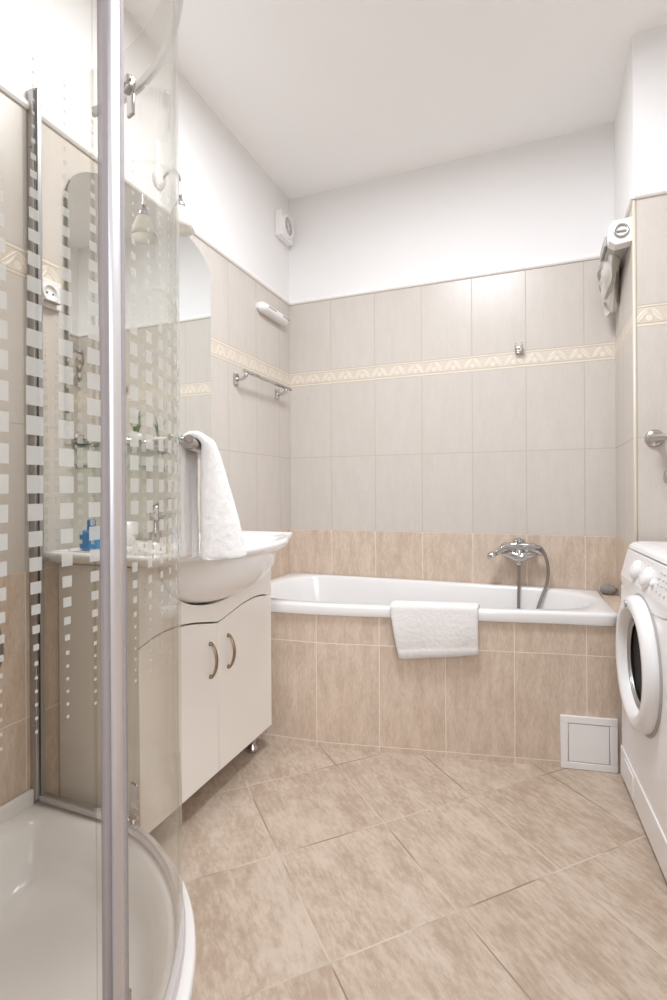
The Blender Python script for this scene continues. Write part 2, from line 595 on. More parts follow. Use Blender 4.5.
# glazed trim along the top of the tiling
def trim(name, p0, p1, nrm):
    mb = MB()
    n = Vector((nrm[0], nrm[1], 0))
    a, b = Vector((*p0, 0)), Vector((*p1, 0))
    prof = [(-0.002, -0.006), (0.007, -0.005), (0.012, 0.001), (0.0125, 0.010), (0.009, 0.015), (-0.002, 0.017)]
    mb.rings([[p + n * d + Vector((0, 0, Z_T + h)) for d, h in prof] for p in (a, b)], True, True, True, False)
    return structure(mb.build(name, 'trimwhite'))
trim('trim_1', (0.0, 0), (W, 0), (0, -1))
trim('trim_2', (0, 0), (0, YN), (1, 0))
trim('trim_3', (W, 0), (W, CHY - .012), (-1, 0))
trim('trim_4', (W - .012, CHY), (XR, CHY), (0, -1))
trim('trim_5', (XR, CHY), (XR, YN), (-1, 0))
# cream corner strip on the outer edge of the boxed-out wall
mb = MB()
mb.tube([(W + .001, CHY + .001, 0.0), (W + .001, CHY + .001, Z_T)], 0.0065, 10)
structure(mb.build('trim_6', 'edge'))
# door frame around the doorway
mb = MB()
for x0, x1 in ((DX0 - .07, DX0 + .004), (DX1 - .004, DX1 + .07)):
    mb.box((x0, YN - .115, 0), (x1, YN + .012, DZ + .07), 0.004)
mb.box((DX0 - .07, YN - .115, DZ - .004), (DX1 + .07, YN + .012, DZ + .07), 0.004)
structure(mb.build('door_1', 'lacquer'))

# tiled bath front and the tiled ledge at its foot end
FRONT = [(0.0, -0.765), (0.274, -0.731), (0.454, -0.716), (0.581, -0.695), (0.872, -0.634), (1.222, -0.565), (1.377, -0.532), (1.500, -0.512), (1.639, -0.492)]
FR = [(p.x, p.y) for p in catmull([(x, y, 0) for x, y in FRONT], 5)]
def front_y(x):
    for a, b in zip(FR, FR[1:]):
        if a[0] <= x <= b[0]:
            return a[1] + (b[1] - a[1]) * (x - a[0]) / max(1e-9, b[0] - a[0])
    return FR[-1][1]
mb = MB()
zt = 0.538
for a, b in zip(FR, FR[1:]):
    ua, ub = (a[0] - 1.222) / TW + 20, (b[0] - 1.222) / TW + 20
    V = lambda z: (z - 0.423) / TH + 5
    mb.quad([(a[0], a[1], 0), (b[0], b[1], 0), (b[0], b[1], zt), (a[0], a[1], zt)], [(ua, V(0)), (ub, V(0)), (ub, V(zt)), (ua, V(zt))], 0)
    mb.quad([(a[0], a[1] + .05, 0), (b[0], b[1] + .05, 0), (b[0], b[1] + .05, zt), (a[0], a[1] + .05, zt)], None, 0)
    mb.quad([(a[0], a[1], zt), (b[0], b[1], zt), (b[0], b[1] + .05, zt), (a[0], a[1] + .05, zt)], [(ua, 5.3), (ub, 5.3), (ub, 5.4), (ua, 5.4)], 0)
lx0, lx1, lz = 1.572, W, 0.568
for pts, uvs in (([(lx0, CHY, lz), (lx1, CHY, lz), (lx1, 0, lz), (lx0, 0, lz)], [(.2, .1), (.45, .1), (.45, 1.6), (.2, 1.6)]),
                 ([(lx0, CHY, 0), (lx1, CHY, 0), (lx1, CHY, lz), (lx0, CHY, lz)], [(.3, .0), (.5, .0), (.5, .9), (.3, .9)]),
                 ([(lx0, 0, 0), (lx0, CHY, 0), (lx0, CHY, lz), (lx0, 0, lz)], [(.1, .1), (.4, .1), (.4, .9), (.1, .9)])):
    mb.quad(pts, uvs, 0)
structure(mb.build('wall_bath', ['dark_tile'], recalc=False))

# ------------------------------------------------------------------ bathtub
def make_tub():
    t = thing('bathtub', (0.78, -0.33, 0.0), 'white built-in bathtub with narrow rim behind the tan tiled front', 'bathtub')
    outer = [(0.004, -0.004), (1.560, -0.004), (1.572, -0.25), (1.585, -0.498)]
    fr = [(x, y - 0.014) for x, y in FR if 0.02 < x < 1.56]
    outer += list(reversed(fr)) + [(0.004, -0.775)]
    # rounded inner opening, narrower at the foot end
    inner = []
    pts = [(0.34, -0.055), (1.0, -0.05), (1.36, -0.07), (1.49, -0.16), (1.515, -0.27), (1.47, -0.40), (1.36, -0.475),
           (1.135, -0.535), (0.763, -0.615), (0.45, -0.665), (0.20, -0.65), (0.10, -0.55), (0.07, -0.36), (0.10, -0.17), (0.19, -0.08)]
    cl = catmull([(x, y, 0) for x, y in pts + [pts[0]]], 5)
    inner = [(p.x, p.y) for p in cl[:-1]]
    c = (0.78, -0.33)
    N = 160
    angs = []
    for i in range(N):      # spread samples evenly along the outline, and hit its corners
        angs.append(2 * PI * i / N)
    for q in ((1.560, -0.004), (1.585, -0.498), (0.004, -0.004), (0.004, -0.775)):
        a = math.atan2(q[1] - c[1], q[0] - c[0]) % (2 * PI)
        k = min(range(N), key=lambda i: abs(((angs[i] - a + PI) % (2 * PI)) - PI))
        angs[k] = a
    angs.sort()
    Ro = [raypoly(c, a, outer) for a in angs]
    Ri = [raypoly(c, a, inner) for a in angs]
    def ring(R, z):
        return [(c[0] + r * math.cos(a), c[1] + r * math.sin(a), z) for r, a in zip(R, angs)]
    def off(R, d):
        return [r + d for r in R]
    mb = MB()
    rs = [ring(off(Ri, 0.012), 0.10), ring(off(Ro, -0.05), 0.50), ring(off(Ro, -0.030), 0.538), ring(off(Ro, -0.002), 0.538), ring(Ro, 0.541), ring(Ro, 0.570),
          ring(off(Ro, -0.003), 0.577), ring(off(Ro, -0.010), 0.580), ring([o - (o - i) * .5 for o, i in zip(Ro, Ri)], 0.580), ring(off(Ri, 0.010), 0.579),
          ring(off(Ri, 0.002), 0.575), ring(off(Ri, -0.004), 0.565), ring(off(Ri, -0.016), 0.50), ring([r * .93 - 0.01 for r in Ri], 0.36),
          ring([r * .88 - 0.012 for r in Ri], 0.24), ring([r * .82 - 0.015 for r in Ri], 0.185), ring([r * .70 for r in Ri], 0.160), ring([r * .35 for r in Ri], 0.152)]
    rs[0] = ring([r * .84 for r in Ri], 0.13)
    rs.insert(1, ring([r * .97 for r in Ri], 0.40))
    mb.rings(rs, True, True, True, True)
    mb.build('tub_shell', 'acrylic', t)
    # four pressed-steel feet under the shell (hidden by the tiled front)
    for x, y in ((0.38, -0.2), (0.38, -0.5), (1.2, -0.17), (1.2, -0.42)):
        mb = MB()
        mb.lathe([(0.018, 0.0), (0.018, 0.015), (0.008, 0.02), (0.008, 0.145)], (x, y, 0), 'Z', 14)
        mb.build('foot', 'steel', t)
    mb = MB()
    mb.lathe([(0.0, .1525), (0.030, .1525), (0.032, .156), (0.026, .160), (0.0, .160)], (1.10, -0.30, 0), 'Z', 24)
    mb.build('drain', 'chrome', t)
make_tub()

# white access hatch low in the bath front
def make_hatch():
    xa, xb = 1.381, 1.574
    ya, yb = front_y(xa), front_y(xb)
    d = Vector((xb - xa, yb - ya, 0)).normalized()
    n = Vector((d.y, -d.x, 0))
    rot = Matrix(((d.x, -n.x, 0, xa), (d.y, -n.y, 0, ya), (0, 0, 1, 0), (0, 0, 0, 1)))
    Wd, H = 0.196, 0.197
    t = thing('access_hatch', (1.477, (ya + yb) / 2, 0.0), 'small white square access hatch at floor level in the bath front beside the washing machine', 'hatch')
    mb = MB()
    e = 0.026
    for lo, hi in (((0, -.010, 0.001), (Wd, .0, e)), ((0, -.010, H - e), (Wd, .0, H)), ((0, -.010, e), (e, .0, H - e)), ((Wd - e, -.010, e), (Wd, .0, H - e))):
        mb.box(lo, hi, 0.0015, 1, mat=rot)
    mb.build('frame', 'plastic', t)
    mb = MB()
    mb.box((e + .0025, -.0085, e + .0025), (Wd - e - .0025, -.002, H - e - .0025), 0.002, 2, mat=rot)
    mb.build('door', 'plastic', t)
    mb = MB()
    mb.box((e - .001, -.0035, e - .001), (Wd - e + .001, -.0005, H - e + .001), mat=rot)
    mb.build('gap', 'greyplastic', t)
make_hatch()

# bath mixer with its hose
def make_mixer():
    t = thing('bath_mixer_tap', (1.226, 0.0, 0.762), 'chrome bath mixer tap with hanging hose on tan tile above the tub', 'tap')
    y = -0.070
    mb = MB()
    arm = catmull([(1.120, y + .01, 0.735), (1.150, y, 0.757), (1.190, y - .005, 0.772), (1.226, y - .008, 0.776), (1.262, y - .005, 0.772), (1.300, y, 0.760), (1.332, y + .01, 0.740)], 6)
    n = len(arm)
    mb.tube(arm, [0.010 + 0.013 * math.sin(PI * i / (n - 1)) for i in range(n)], 16)
    belly = catmull([(1.150, y, 0.742), (1.185, y - .008, 0.738), (1.226, y - .012, 0.728), (1.268, y - .008, 0.738), (1.302, y, 0.742)], 6)
    n = len(belly)
    mb.tube(belly, [0.009 + 0.016 * math.sin(PI * i / (n - 1)) for i in range(n)], 14)
    mb.lathe([(0.0, .0), (.018, .0), (.022, .012), (.022, .05), (.016, .064), (0, .064)], (1.226, y - .01, 0.708), 'Z', 24)
    mb.build('body', 'chrome', t)
    for x in (1.166, 1.286):
        mb = MB()
        mb.lathe([(0.030, 0.0), (0.030, -.006), (0.024, -.014), (0.014, -.02), (0.014, -.06)], (x, 0, 0.755), 'Y', 24)
        mb.build('wall_rosette', 'chrome', t)
    mb = MB()
    mb.lathe([(0, 0), (.020, 0), (.026, .006), (.028, .016), (.024, .024), (.0, .027)], (1.226, y - .012, 0.786), 'Z', 24)
    mb.tube([(1.226, y - .016, .806), (1.226, y - .05, .815), (1.226, y - .085, .813)], [.010, .009, .007], 12, flat=(1.3, .7))
    mb.build('lever', 'chrome', t)
    mb = MB()
    mb.lathe([(0, 0), (.013, 0), (.013, .02), (.010, .024), (0, .024)], (1.226, y - .01, 0.688), 'Z', 18)
    mb.build('hose_nut', 'chrome', t)
    hose = catmull([(1.226, y - .01, 0.692), (1.225, y - .012, 0.60), (1.223, y - .02, 0.48), (1.226, y - .04, 0.35), (1.250, y - .06, 0.28), (1.275, y - .06, 0.32), (1.292, y - .04, 0.44),
                    (1.318, y - .02, 0.53), (1.344, y - .005, 0.60), (1.352, y - .005, 0.67), (1.343, y - .005, 0.725), (1.325, y - .008, 0.765), (1.300, y - .02, 0.782)], 14)
    mb = MB()
    mb.tube(hose, [0.0068 + 0.0006 * (i % 2) for i in range(len(hose))], 10)
    mb.build('hose', 'hose', t)
    mb = MB()
    hs = catmull([(1.318, y - .018, 0.774), (1.280, y - .03, 0.784), (1.22, y - .034, 0.786), (1.170, y - .034, 0.776), (1.135, y - .032, 0.752), (1.112, y - .03, 0.738)], 6)
    n = len(hs)
    mb.tube(hs, [0.0085 + 0.002 * math.sin(PI * i / (n - 1)) for i in range(n)], 12)
    tilt = Matrix.Rotation(math.radians(-35), 4, 'Y')
    mb.lathe([(0, -.016), (.024, -.016), (.026, -.008), (.018, .008), (.009, .014), (0, .014)], (1.103, y - .03, 0.734), 'Z', 22, mat=tilt)
    mb.build('handset', 'chrome', t)
make_mixer()

# ------------------------------------------------------------------ washing machine
def make_washer():
    t = thing('washing_machine', (1.600, -0.838, 0.0), 'white front-loading washing machine with dark porthole door, cut by the right edge', 'washing machine', None, False, 0.059)
    HW, DP = 0.297, 0.54
    # body profile in local X (depth) and Z
    mb = MB()
    mb.box((0.0, -HW, 0.018), (DP, HW, 0.700), 0.010, 3)
    mb.box((0.030, -HW, 0.69), (DP, HW, 0.822), 0.004, 2)
    mb.build('body', 'enamel', t)
    # sloped control panel with a sagging lower edge
    mb = MB()
    NY = 24
    lowr, midr, topr, topb, lowb = [], [], [], [], []
    for i in range(NY + 1):
        s = -1 + 2 * i / NY
        yy = s * HW
        zl = 0.715 - 0.030 * (1 - s * s) ** 0.8
        bul = 0.004 * (1 - s ** 6)
        lowr.append((0.002 - bul, yy, zl))
        midr.append((0.001 - bul, yy, 0.735))
        topr.append((0.024 - bul, yy, 0.826))
        topb.append((0.05, yy, 0.826))
        lowb.append((0.05, yy, zl))
    rings = []
    for i in range(NY + 1):
        rings.append([lowb[i], lowr[i], midr[i], topr[i], topb[i]])
    mb.rings(rings, True, True, True, False)
    mb.build('control_panel', 'enamel', t)
    mb = MB()
    lid = [(0.030, 0.829), (0.027, 0.832), (0.031, 0.842), (0.044, 0.852), (0.07, 0.855), (DP, 0.855), (DP, 0.829)]
    mb.prism([(q[0], q[1]) for q in lid], -HW, HW, 'Y')
    mb.build('lid', 'enamel', t)
    slope = Matrix.Rotation(math.radians(-90 + 18), 4, 'Y')
    for y, z in ((0.092, 0.780), (-0.040, 0.776)):
        xs = 0.001 - 0.003 + (z - 0.735) * 0.023 / 0.091
        mb = MB()
        mb.lathe([(0, -.004), (.032, -.004), (.032, .003), (.030, .010), (.026, .015), (.018, .018), (.010, .019), (0, .019)], (xs, y, z), 'Z', 28, mat=slope)
        mb.build('knob', 'plastic', t)
    mb = MB()
    xs = -0.002 + (0.770 - 0.735) * 0.023 / 0.091
    mb.lathe([(0, -.003), (.011, -.003), (.011, .006), (.009, .009), (0, .009)], (xs, -0.105, 0.770), 'Z', 20, mat=slope)
    mb.build('button', 'plastic', t)
    # grey printed ticks around the dials and columns of option marks
    def mark(y, z, w, h):
        x0 = -0.0030 + (z - 0.735) * 0.023 / 0.091
        x1 = -0.0030 + (z + h - 0.735) * 0.023 / 0.091
        d = 0.0016
        vs = [(x0 - d, y, z), (x0 - d, y + w, z), (x1 - d, y + w, z + h), (x1 - d, y, z + h)]
        vb = [(p[0] + d * 1.6, p[1], p[2]) for p in vs]
        mb = MB()
        mb.rings([vb, vs], True, True, True, False)
        mb.build('printed_mark', 'mark', t)
    for cy, cz in ((0.092, 0.780), (-0.040, 0.776)):
        for k in range(14):
            a = 2 * PI * k / 14
            r = 0.041
            if 0.740 < cz + r * math.sin(a) < 0.818:
                mark(cy + r * math.cos(a), cz + r * math.sin(a), 0.004, 0.0022)
    for r_ in range(3):
        for c_ in range(4):
            mark(-0.15 - 0.036 * c_, 0.806 - 0.016 * r_, 0.014 + 0.006 * ((c_ + r_) % 2), 0.0024)
    for c_ in range(4):
        mark(-0.15 - 0.036 * c_, 0.752, 0.006, 0.005)
    # porthole door: fat white ring, dark bowl of glass behind
    mb = MB()
    cz, cy = 0.512, 0.0
    prof = [(0.200, 0.002), (0.202, -0.010), (0.199, -0.022), (0.194, -0.033), (0.180, -0.039), (0.166, -0.039), (0.156, -0.034), (0.148, -0.020), (0.143, -0.004), (0.141, 0.006)]
    rs = []
    for r, h in prof:
        rs.append([(h, cy + r * math.cos(2 * PI * i / 64), cz + r * math.sin(2 * PI * i / 64)) for i in range(64)])
    mb.rings(rs, True, False, False, True)
    d = mb.build('door', 'enamel', t)
    mb = MB()
    mb.lathe([(0.1425, -.012), (0.135, -.013), (0.134, -.002), (0.1415, .001)], (0, cy, cz), 'X', 56, cap0=False, cap1=False)
    mb.lathe([(0.127, -.011), (0.122, -.012), (0.120, -.003), (0.126, -.001)], (0, cy, cz), 'X', 56, cap0=False, cap1=False)
    s1 = mb.build('inner_ring', 'alugrey', d)
    mb = MB()
    mb.lathe([(0.142, -0.001), (0.10, 0.0), (0.075, .0), (0.04, 0.0), (0.002, 0.0)], (-.001, cy, cz), 'X', 56, cap0=False, cap1=False)
    s2 = mb.build('porthole_glass', 'doorglass', d)
    mb = MB()
    mb.lathe([(0, -.004), (.011, -.004), (.009, .002), (0, .002)], (-0.0385, 0.020, cz + 0.172), 'X', 18)
    s3 = mb.build('door_catch', 'alugrey', d)
    # dark recess line behind the ring
    mb = MB()
    mb.lathe([(0.2095, -0.0005), (0.208, -0.004), (0.2005, -0.004), (0.2005, -0.0005)], (0, cy, cz), 'X', 64, cap0=False, cap1=False)
    mb.build('door_gap', 'greyplastic', t)
    # kick plate with filter cover
    mb = MB()
    mb.box((-0.004, -HW + .004, 0.022), (0.006, HW - .004, 0.125), 0.003)
    mb.build('kick_plate', 'enamel', t)
    mb = MB()
    mb.box((-0.007, 0.10, 0.035), (0.0, 0.22, 0.112), 0.003)
    mb.build('filter_cover', 'enamel', t)
    for sx in (0.06, DP - .06):
        for sy in (-HW + .05, HW - .05):
            mb = MB()
            mb.lathe([(0, 0), (.02, 0), (.02, .010), (.010, .012), (.010, .022), (0, .022)], (sx, sy, 0), 'Z', 16)
            mb.build('foot', 'darkgap', t)
make_washer()

# ------------------------------------------------------------------ vanity cabinet
VC = -1.1625
VY0, VY1 = -1.535, -0.790
XF = 0.300
BZ = 0.096
def wave(y):
    d = min(abs(y - VC), 0.3725)
    return 0.598 + 0.038 * math.sin(PI * d / 0.50) ** 1.15 if d < 0.25 else 0.636 - 0.022 * ((d - 0.25) / 0.1225) ** 2
def bowl_r(x):
    return math.sqrt(max(0.0, 1 - ((x - 0.20) / 0.285) ** 2))
def make_vanity():
    t = thing('vanity_cabinet', (0.15, VC, 0.0), 'cream two-door vanity cabinet with wavy door tops under the washbasin', 'cabinet')
    mb = MB()
    th = 0.016
    mb.box((0.004, VY0, BZ), (XF - .018, VY0 + th, 0.832), 0.001, 1)
    mb.box((0.004, VY1 - th, BZ), (XF - .018, VY1, 0.832), 0.001, 1)
    mb.box((0.004, VY0 + th, BZ), (XF - .018, VY1 - th, BZ + th), 0.0)
    mb.box((0.004, VY0 + th, BZ + th), (0.010, VY1 - th, 0.64), 0.0)
    mb.build('carcass', 'lacquer', t)
    # fascia over the doors, cut out for the bowl
    N = 40
    ys = [VY0 + (VY1 - VY0) * i / N for i in range(N + 1)]
    lower = [(y, wave(y) + 0.003) for y in ys]
    k = bowl_r(XF)
    hw = 0.315 * k
    cut = []
    for i in range(25):
        a = PI + PI * i / 24
        cut.append((VC + (hw + .003) * math.cos(a), 0.835 + (0.178 * k + .003) * math.sin(a)))
    poly = lower + [(VY1, 0.833)] + [(y, min(z, .833)) for y, z in reversed(cut)] + [(VY0, 0.833)]
    mb = MB()
    mb.prism(poly, XF - .018, XF, 'X', bev=0.0012)
    mb.build('fascia', 'lacquer', t)
    for a, b, hy in ((VY0, VC - .0012, VC - .048), (VC + .0012, VY1, VC + .058)):
        ys = [a + (b - a) * i / 24 for i in range(25)]
        poly = [(a, BZ - .002), (b, BZ - .002)] + [(y, wave(y) - 0.003) for y in reversed(ys)]
        mb = MB()
        mb.prism(poly, XF - .018, XF, 'X', bev=0.0016)
        d = mb.build('door', 'lacquer', t)
        mb = MB()
        zs = [0.428 + 0.112 * i / 12 for i in range(13)]
        pts = [(XF + 0.006 + 0.020 * math.sin(PI * i / 12) ** 0.7, hy, z) for i, z in enumerate(zs)]
        mb.tube(pts, [0.0052 + 0.0012 * math.sin(PI * i / 12) for i in range(13)], 10, flat=(1.0, 0.75))
        for z in (0.430, 0.538):
            mb.lathe([(0, 0), (.0075, 0), (.0065, .005), (.0045, .010), (0, .010)], (XF, hy, z), 'X', 14)
        mb.build('handle', 'bronze', d)
    for y in (VY0 + .04, VY1 - .05):
        for x in (0.05, 0.240):
            mb = MB()
            mb.lathe([(0, 0), (.021, 0), (.023, .008), (.021, .018), (.012, .026), (.013, .040), (.019, .050), (.019, BZ), (0, BZ)], (x, y, 0), 'Z', 20)
            mb.build('foot', 'chrome', t)
make_vanity()

def make_basin():
    t = thing('washbasin', (0.20, VC, 0.835), 'white ceramic washbasin with oval bowl bulging over the cream cabinet', 'washbasin')
    HL = 0.422
    out = []
    def xf(d):
        base = 0.388
        b = 0.30 + 0.205 * math.sqrt(max(0, 1 - (d / 0.345) ** 2)) if d < 0.345 else 0.0
        return max(base, b)
    out.append((0.006, VC - HL))
    n = 48
    for i in range(n + 1):
        d = -HL + 2 * HL * i / n
        x = xf(abs(d))
        e = HL - abs(d)
        if e < 0.018:
            x -= 0.018 - math.sqrt(max(0, 0.018 ** 2 - (0.018 - e) ** 2))
        out.append((x, VC + d))
    out.append((0.006, VC + HL))
    c = (0.235, VC)
    N = 128
    angs = [2 * PI * i / N for i in range(N)]
    for q in ((0.006, VC - HL), (0.006, VC + HL)):
        a = math.atan2(q[1] - c[1], q[0] - c[0]) % (2 * PI)
        kk = min(range(N), key=lambda i: abs(((angs[i] - a + PI) % (2 * PI)) - PI))
        angs[kk] = a
    angs.sort()
    Ro = [raypoly(c, a, out) for a in angs]
    def ell(a, ax, ay, cx=0.0):
        # distance to an ellipse centred at (c.x+cx, c.y)
        pts = [(c[0] + cx + ax * math.cos(2 * PI * i / 96), c[1] + ay * math.sin(2 * PI * i / 96)) for i in range(96)]
        return raypoly(c, a, pts)
    Ri = [ell(a, 0.178, 0.292, 0.055) for a in angs]
    def ring(R, z):
        return [(c[0] + r * math.cos(a), c[1] + r * math.sin(a), z) for r, a in zip(R, angs)]
    # underside: half ellipsoid reaching down to z=0.66 (kept clear of the wall)
    def under(k):
        E = [(0.20 + 0.283 * k * math.cos(2 * PI * i / 96), VC + 0.313 * k * math.sin(2 * PI * i / 96)) for i in range(96)]
        E = [(max(x, 0.02), y) for x, y in E]
        cc = [raypoly(c, a, E) for a in angs]
        return cc
    mb = MB()
    rs = []
    for k in (0.16, 0.40, 0.60, 0.76, 0.88, 0.96, 1.0):
        rs.append(ring(under(k), 0.838 - 0.176 * math.sqrt(max(0, 1 - k * k))))
    U = under(1.0)
    rs.append(ring([max(u, r - 0.05) if r > u else min(u, r - .004) for u, r in zip(U, Ro)], 0.8385))
    rs.append(ring([r - 0.012 for r in Ro], 0.842))
    rs.append(ring([r - 0.003 for r in Ro], 0.850))
    rs.append(ring(Ro, 0.858))
    rs.append(ring([r - 0.001 for r in Ro], 0.867))
    rs.append(ring([r - 0.006 for r in Ro], 0.8725))
    rs.append(ring([r - 0.014 for r in Ro], 0.873))
    rs.append(ring([max(i + .010, r - 0.030) for r, i in zip(Ro, Ri)], 0.868))
    rs.append(ring([i + 0.006 for i in Ri], 0.866))
    rs.append(ring([i - 0.006 for i in Ri], 0.858))
    rs.append(ring([i * 0.90 for i in Ri], 0.825))
    rs.append(ring([i * 0.76 for i in Ri], 0.780))
    rs.append(ring([i * 0.55 for i in Ri], 0.748))
    rs.append(ring([i * 0.25 for i in Ri], 0.738))
    mb.rings(rs, True, True, True, True)
    mb.build('basin', 'ceramic', t)
    mb = MB()
    mb.lathe([(0, .739), (.022, .739), (.024, .742), (.018, .745), (0, .745)], (0.25, VC, 0), 'Z', 20)
    mb.build('drain', 'chrome', t)
make_basin()

def make_basin_tap():
    t = thing('basin_tap', (0.085, -1.205, 0.868), 'chrome lever tap standing on the back of the washbasin behind the shower glass', 'tap')
    x, y, z = 0.075, -1.205, 0.868
    mb = MB()
    mb.lathe([(0, 0), (.026, 0), (.026, .006), (.021, .012), (.020, .095), (.022, .10), (0, .10)], (x, y, z), 'Z', 22)
    mb.tube(catmull([(x, y, z + .06), (x + .05, y, z + .085), (x + .10, y, z + .09), (x + .125, y, z + .078)], 5), 0.0115, 12)
    mb.build('body', 'chrome', t)
    mb = MB()
    mb.lathe([(0, .10), (.021, .10), (.022, .115), (.016, .128), (0, .130)], (x, y, z), 'Z', 22)
    mb.tube([(x, y, z + .122), (x + .04, y, z + .142), (x + .085, y, z + .150)], [.008, .007, .006], 10, flat=(1.5, .7))
    mb.build('lever', 'chrome', t)
make_basin_tap()

# ------------------------------------------------------------------ mirror, lamp, shelf, wall items (left wall)
def make_mirror():
    t = thing('wall_mirror', (0.012, -1.149, 1.205), 'tall frameless mirror with arched top on the left wall above the washbasin', 'mirror')
    y0, y1 = -1.507, -0.791
    zb, zs, h = 1.203, 1.940, 0.147
    c, hw = (y0 + y1) / 2, (y1 - y0) / 2
    poly = [(y0, zb), (y1, zb)]
    for i in range(41):
        d = hw - 2 * hw * i / 40
        poly.append((c + d, zs + h * math.sqrt(max(0, 1 - (d / hw) ** 2))))
    mb = MB()
    mb.prism(poly, 0.0145, 0.0190, 'X', mi=0)
    for f in mb.bm.faces:
        f.normal_update()
        f.material_index = 0 if abs(f.normal.x) > 0.9 else 1
    mb.build('mirror_glass', ['mirror', 'mirroredge'], t)
    mb = MB()
    p2 = [(c + (y - c) * .96, zb + .02 + (z - zb) * .94) for y, z in poly]
    mb.prism(p2, 0.001, 0.0145, 'X')
    mb.build('backing', 'greyplastic', t)
    for y in (-1.47, -0.83):
        mb = MB()
        mb.box((0.0005, y - .012, zb - .006), (0.024, y + .012, zb + .0), 0.0015)
        mb.box((0.0192, y - .012, zb - .006), (0.024, y + .012, zb + .012), 0.0015)
        mb.build('clip', 'chrome', t)
make_mirror()

def make_lamp():
    t = thing('wall_lamp', (0.0, -1.10, 2.19), 'white wall lamp with one bell shaped opal shade above the mirror', 'lamp')
    y = -1.097
    mb = MB()
    mb.lathe([(0, 0.0), (.030, 0.0), (.030, .010), (.024, .020), (.012, .028), (0, .028)], (0, y, 2.195), 'X', 28)
    mb.build('wall_plate', 'plastic', t)
    mb = MB()
    arm = catmull([(0.02, y, 2.195), (0.05, y, 2.215), (0.080, y, 2.210), (0.098, y, 2.180), (0.102, y, 2.110)], 6)
    mb.tube(arm, 0.0065, 12)
    mb.build('arm', 'chrome', t)
    mb = MB()
    mb.lathe([(0, .035), (.008, .034), (.016, .018), (.021, 0.0), (.0, 0.0)], (0.102, y, 2.072), 'Z', 24)
    mb.build('shade_cap', 'alugrey', t)
    mb = MB()
    prof = [(.018, .012), (.026, .004), (.036, -.020), (.044, -.048), (.050, -.072), (.0475, -.072), (.0415, -.048), (.033, -.020), (.023, .002), (.017, .008)]
    mb.lathe(prof, (0.102, y, 2.064), 'Z', 32, cap0=False, cap1=False)
    mb.build('shade', 'shade', t)
    mb = MB()
    mb.lathe([(0, -.045), (.010, -.04), (.015, -.025), (.010, -.005), (.008, .006), (0, .006)], (0.102, y, 2.064), 'Z', 20)
    mb.build('bulb', 'shade', t)
make_lamp()

def make_shelf():
    t = thing('glass_shelf', (0.0, -1.27, 1.12), 'two-tier clear glass shelf with chrome brackets under the mirror', 'shelf')
    a, b = -1.495, -1.060
    for z in (1.122, 1.186):
        mb = MB()
        mb.box((0.006, a, z - .003), (0.125, b, z + .003), 0.001, 1)
        mb.build('glass_plate', 'shelfglass', t)
    for y in (a + .03, b - .03):
        mb = MB()
        mb.tube([(0.118, y, 1.112), (0.118, y, 1.200)], 0.005, 10)
        mb.tube([(0.0, y, 1.116), (0.118, y, 1.116)], 0.005, 10)
        mb.tube([(0.0, y, 1.180), (0.118, y, 1.180)], 0.005, 10)
        mb.lathe([(0, 0), (.013, 0), (.013, .006), (0, .009)], (0.0, y, 1.180), 'X', 16)
        mb.build('bracket', 'chrome', t)
    mb = MB()
    mb.tube([(0.122, a + .02, 1.203), (0.122, b - .02, 1.203)], 0.004, 10)
    mb.build('rail', 'chrome', t)
make_shelf()

def make_plant(x, y, z, label, seed, h):
    rnd = random.Random(seed)
    t = thing('potted_plant', (x, y, z), label, 'plant', 'small plants on the glass shelf')
    mb = MB()
    mb.lathe([(0, 0), (.020, 0), (.026, .03), (.028, .042), (.025, .042), (.023, .036), (0, .036)], (x, y, z), 'Z', 22)
    mb.build('pot', 'pot', t)
    mb = MB()
    mb.lathe([(0, .033), (.0228, .034), (.012, .039), (0, .040)], (x, y, z), 'Z', 16)
    mb.build('soil', 'soil', t)
    mb = MB()
    for i in range(16):
        a = rnd.uniform(0, 2 * PI)
        L = h * rnd.uniform(.6, 1.0)
        sp = rnd.uniform(.010, .035)
        n = 6
        side = Vector((-math.sin(a), math.cos(a), 0))
        pr = []
        for k in range(n + 1):
            s = k / n
            p = Vector((x + sp * s * s * math.cos(a), y + sp * s * s * math.sin(a), z + .036 + L * (s - .18 * s * s)))
            wd = 0.0065 * math.sin(PI * min(.98, .12 + .86 * s))
            pr.append((p, wd))
        off = Vector((math.cos(a), math.sin(a), 0.3)) * 0.0006
        rings = [[p - side * wd, p + off, p + side * wd, p - off] for p, wd in pr]
        mb.rings(rings, True, True, True, True)
    mb.build('foliage', 'leaf', t)
make_plant(0.068, -1.290, 1.189, 'small green leafy plant in a pale pot on the glass shelf, nearer the shower', 3, 0.105)
make_plant(0.068, -1.180, 1.189, 'small green leafy plant in a pale pot on the glass shelf, nearer the towel', 5, 0.100)

def make_bottles():
    t = thing('soap_bottle', (0.10, -1.475, 0.873), 'blue plastic bottle on the near end of the washbasin seen through frosted squares', 'bottle')
    mb = MB()
    mb.box((0.075, -1.530, 0.871), (0.120, -1.455, 0.930), 0.010, 3)
    mb.build('body', 'blue', t)
    mb = MB()
    mb.lathe([(0, 0), (.012, 0), (.012, .028), (.009, .032), (0, .032)], (0.100, -1.505, 0.929), 'Z', 18)
    mb.build('cap', 'blue', t)
    t = thing('tumbler', (0.065, -1.335, 0.868), 'white ceramic tumbler on the washbasin between the blue bottle and the tap', 'tumbler')
    mb = MB()
    mb.lathe([(0, 0), (.028, 0), (.032, .05), (.034, .075), (.031, .075), (.028, .012), (0, .008)], (0.065, -1.335, 0.868), 'Z', 26)
    mb.build('cup', 'ceramic', t)
make_bottles()

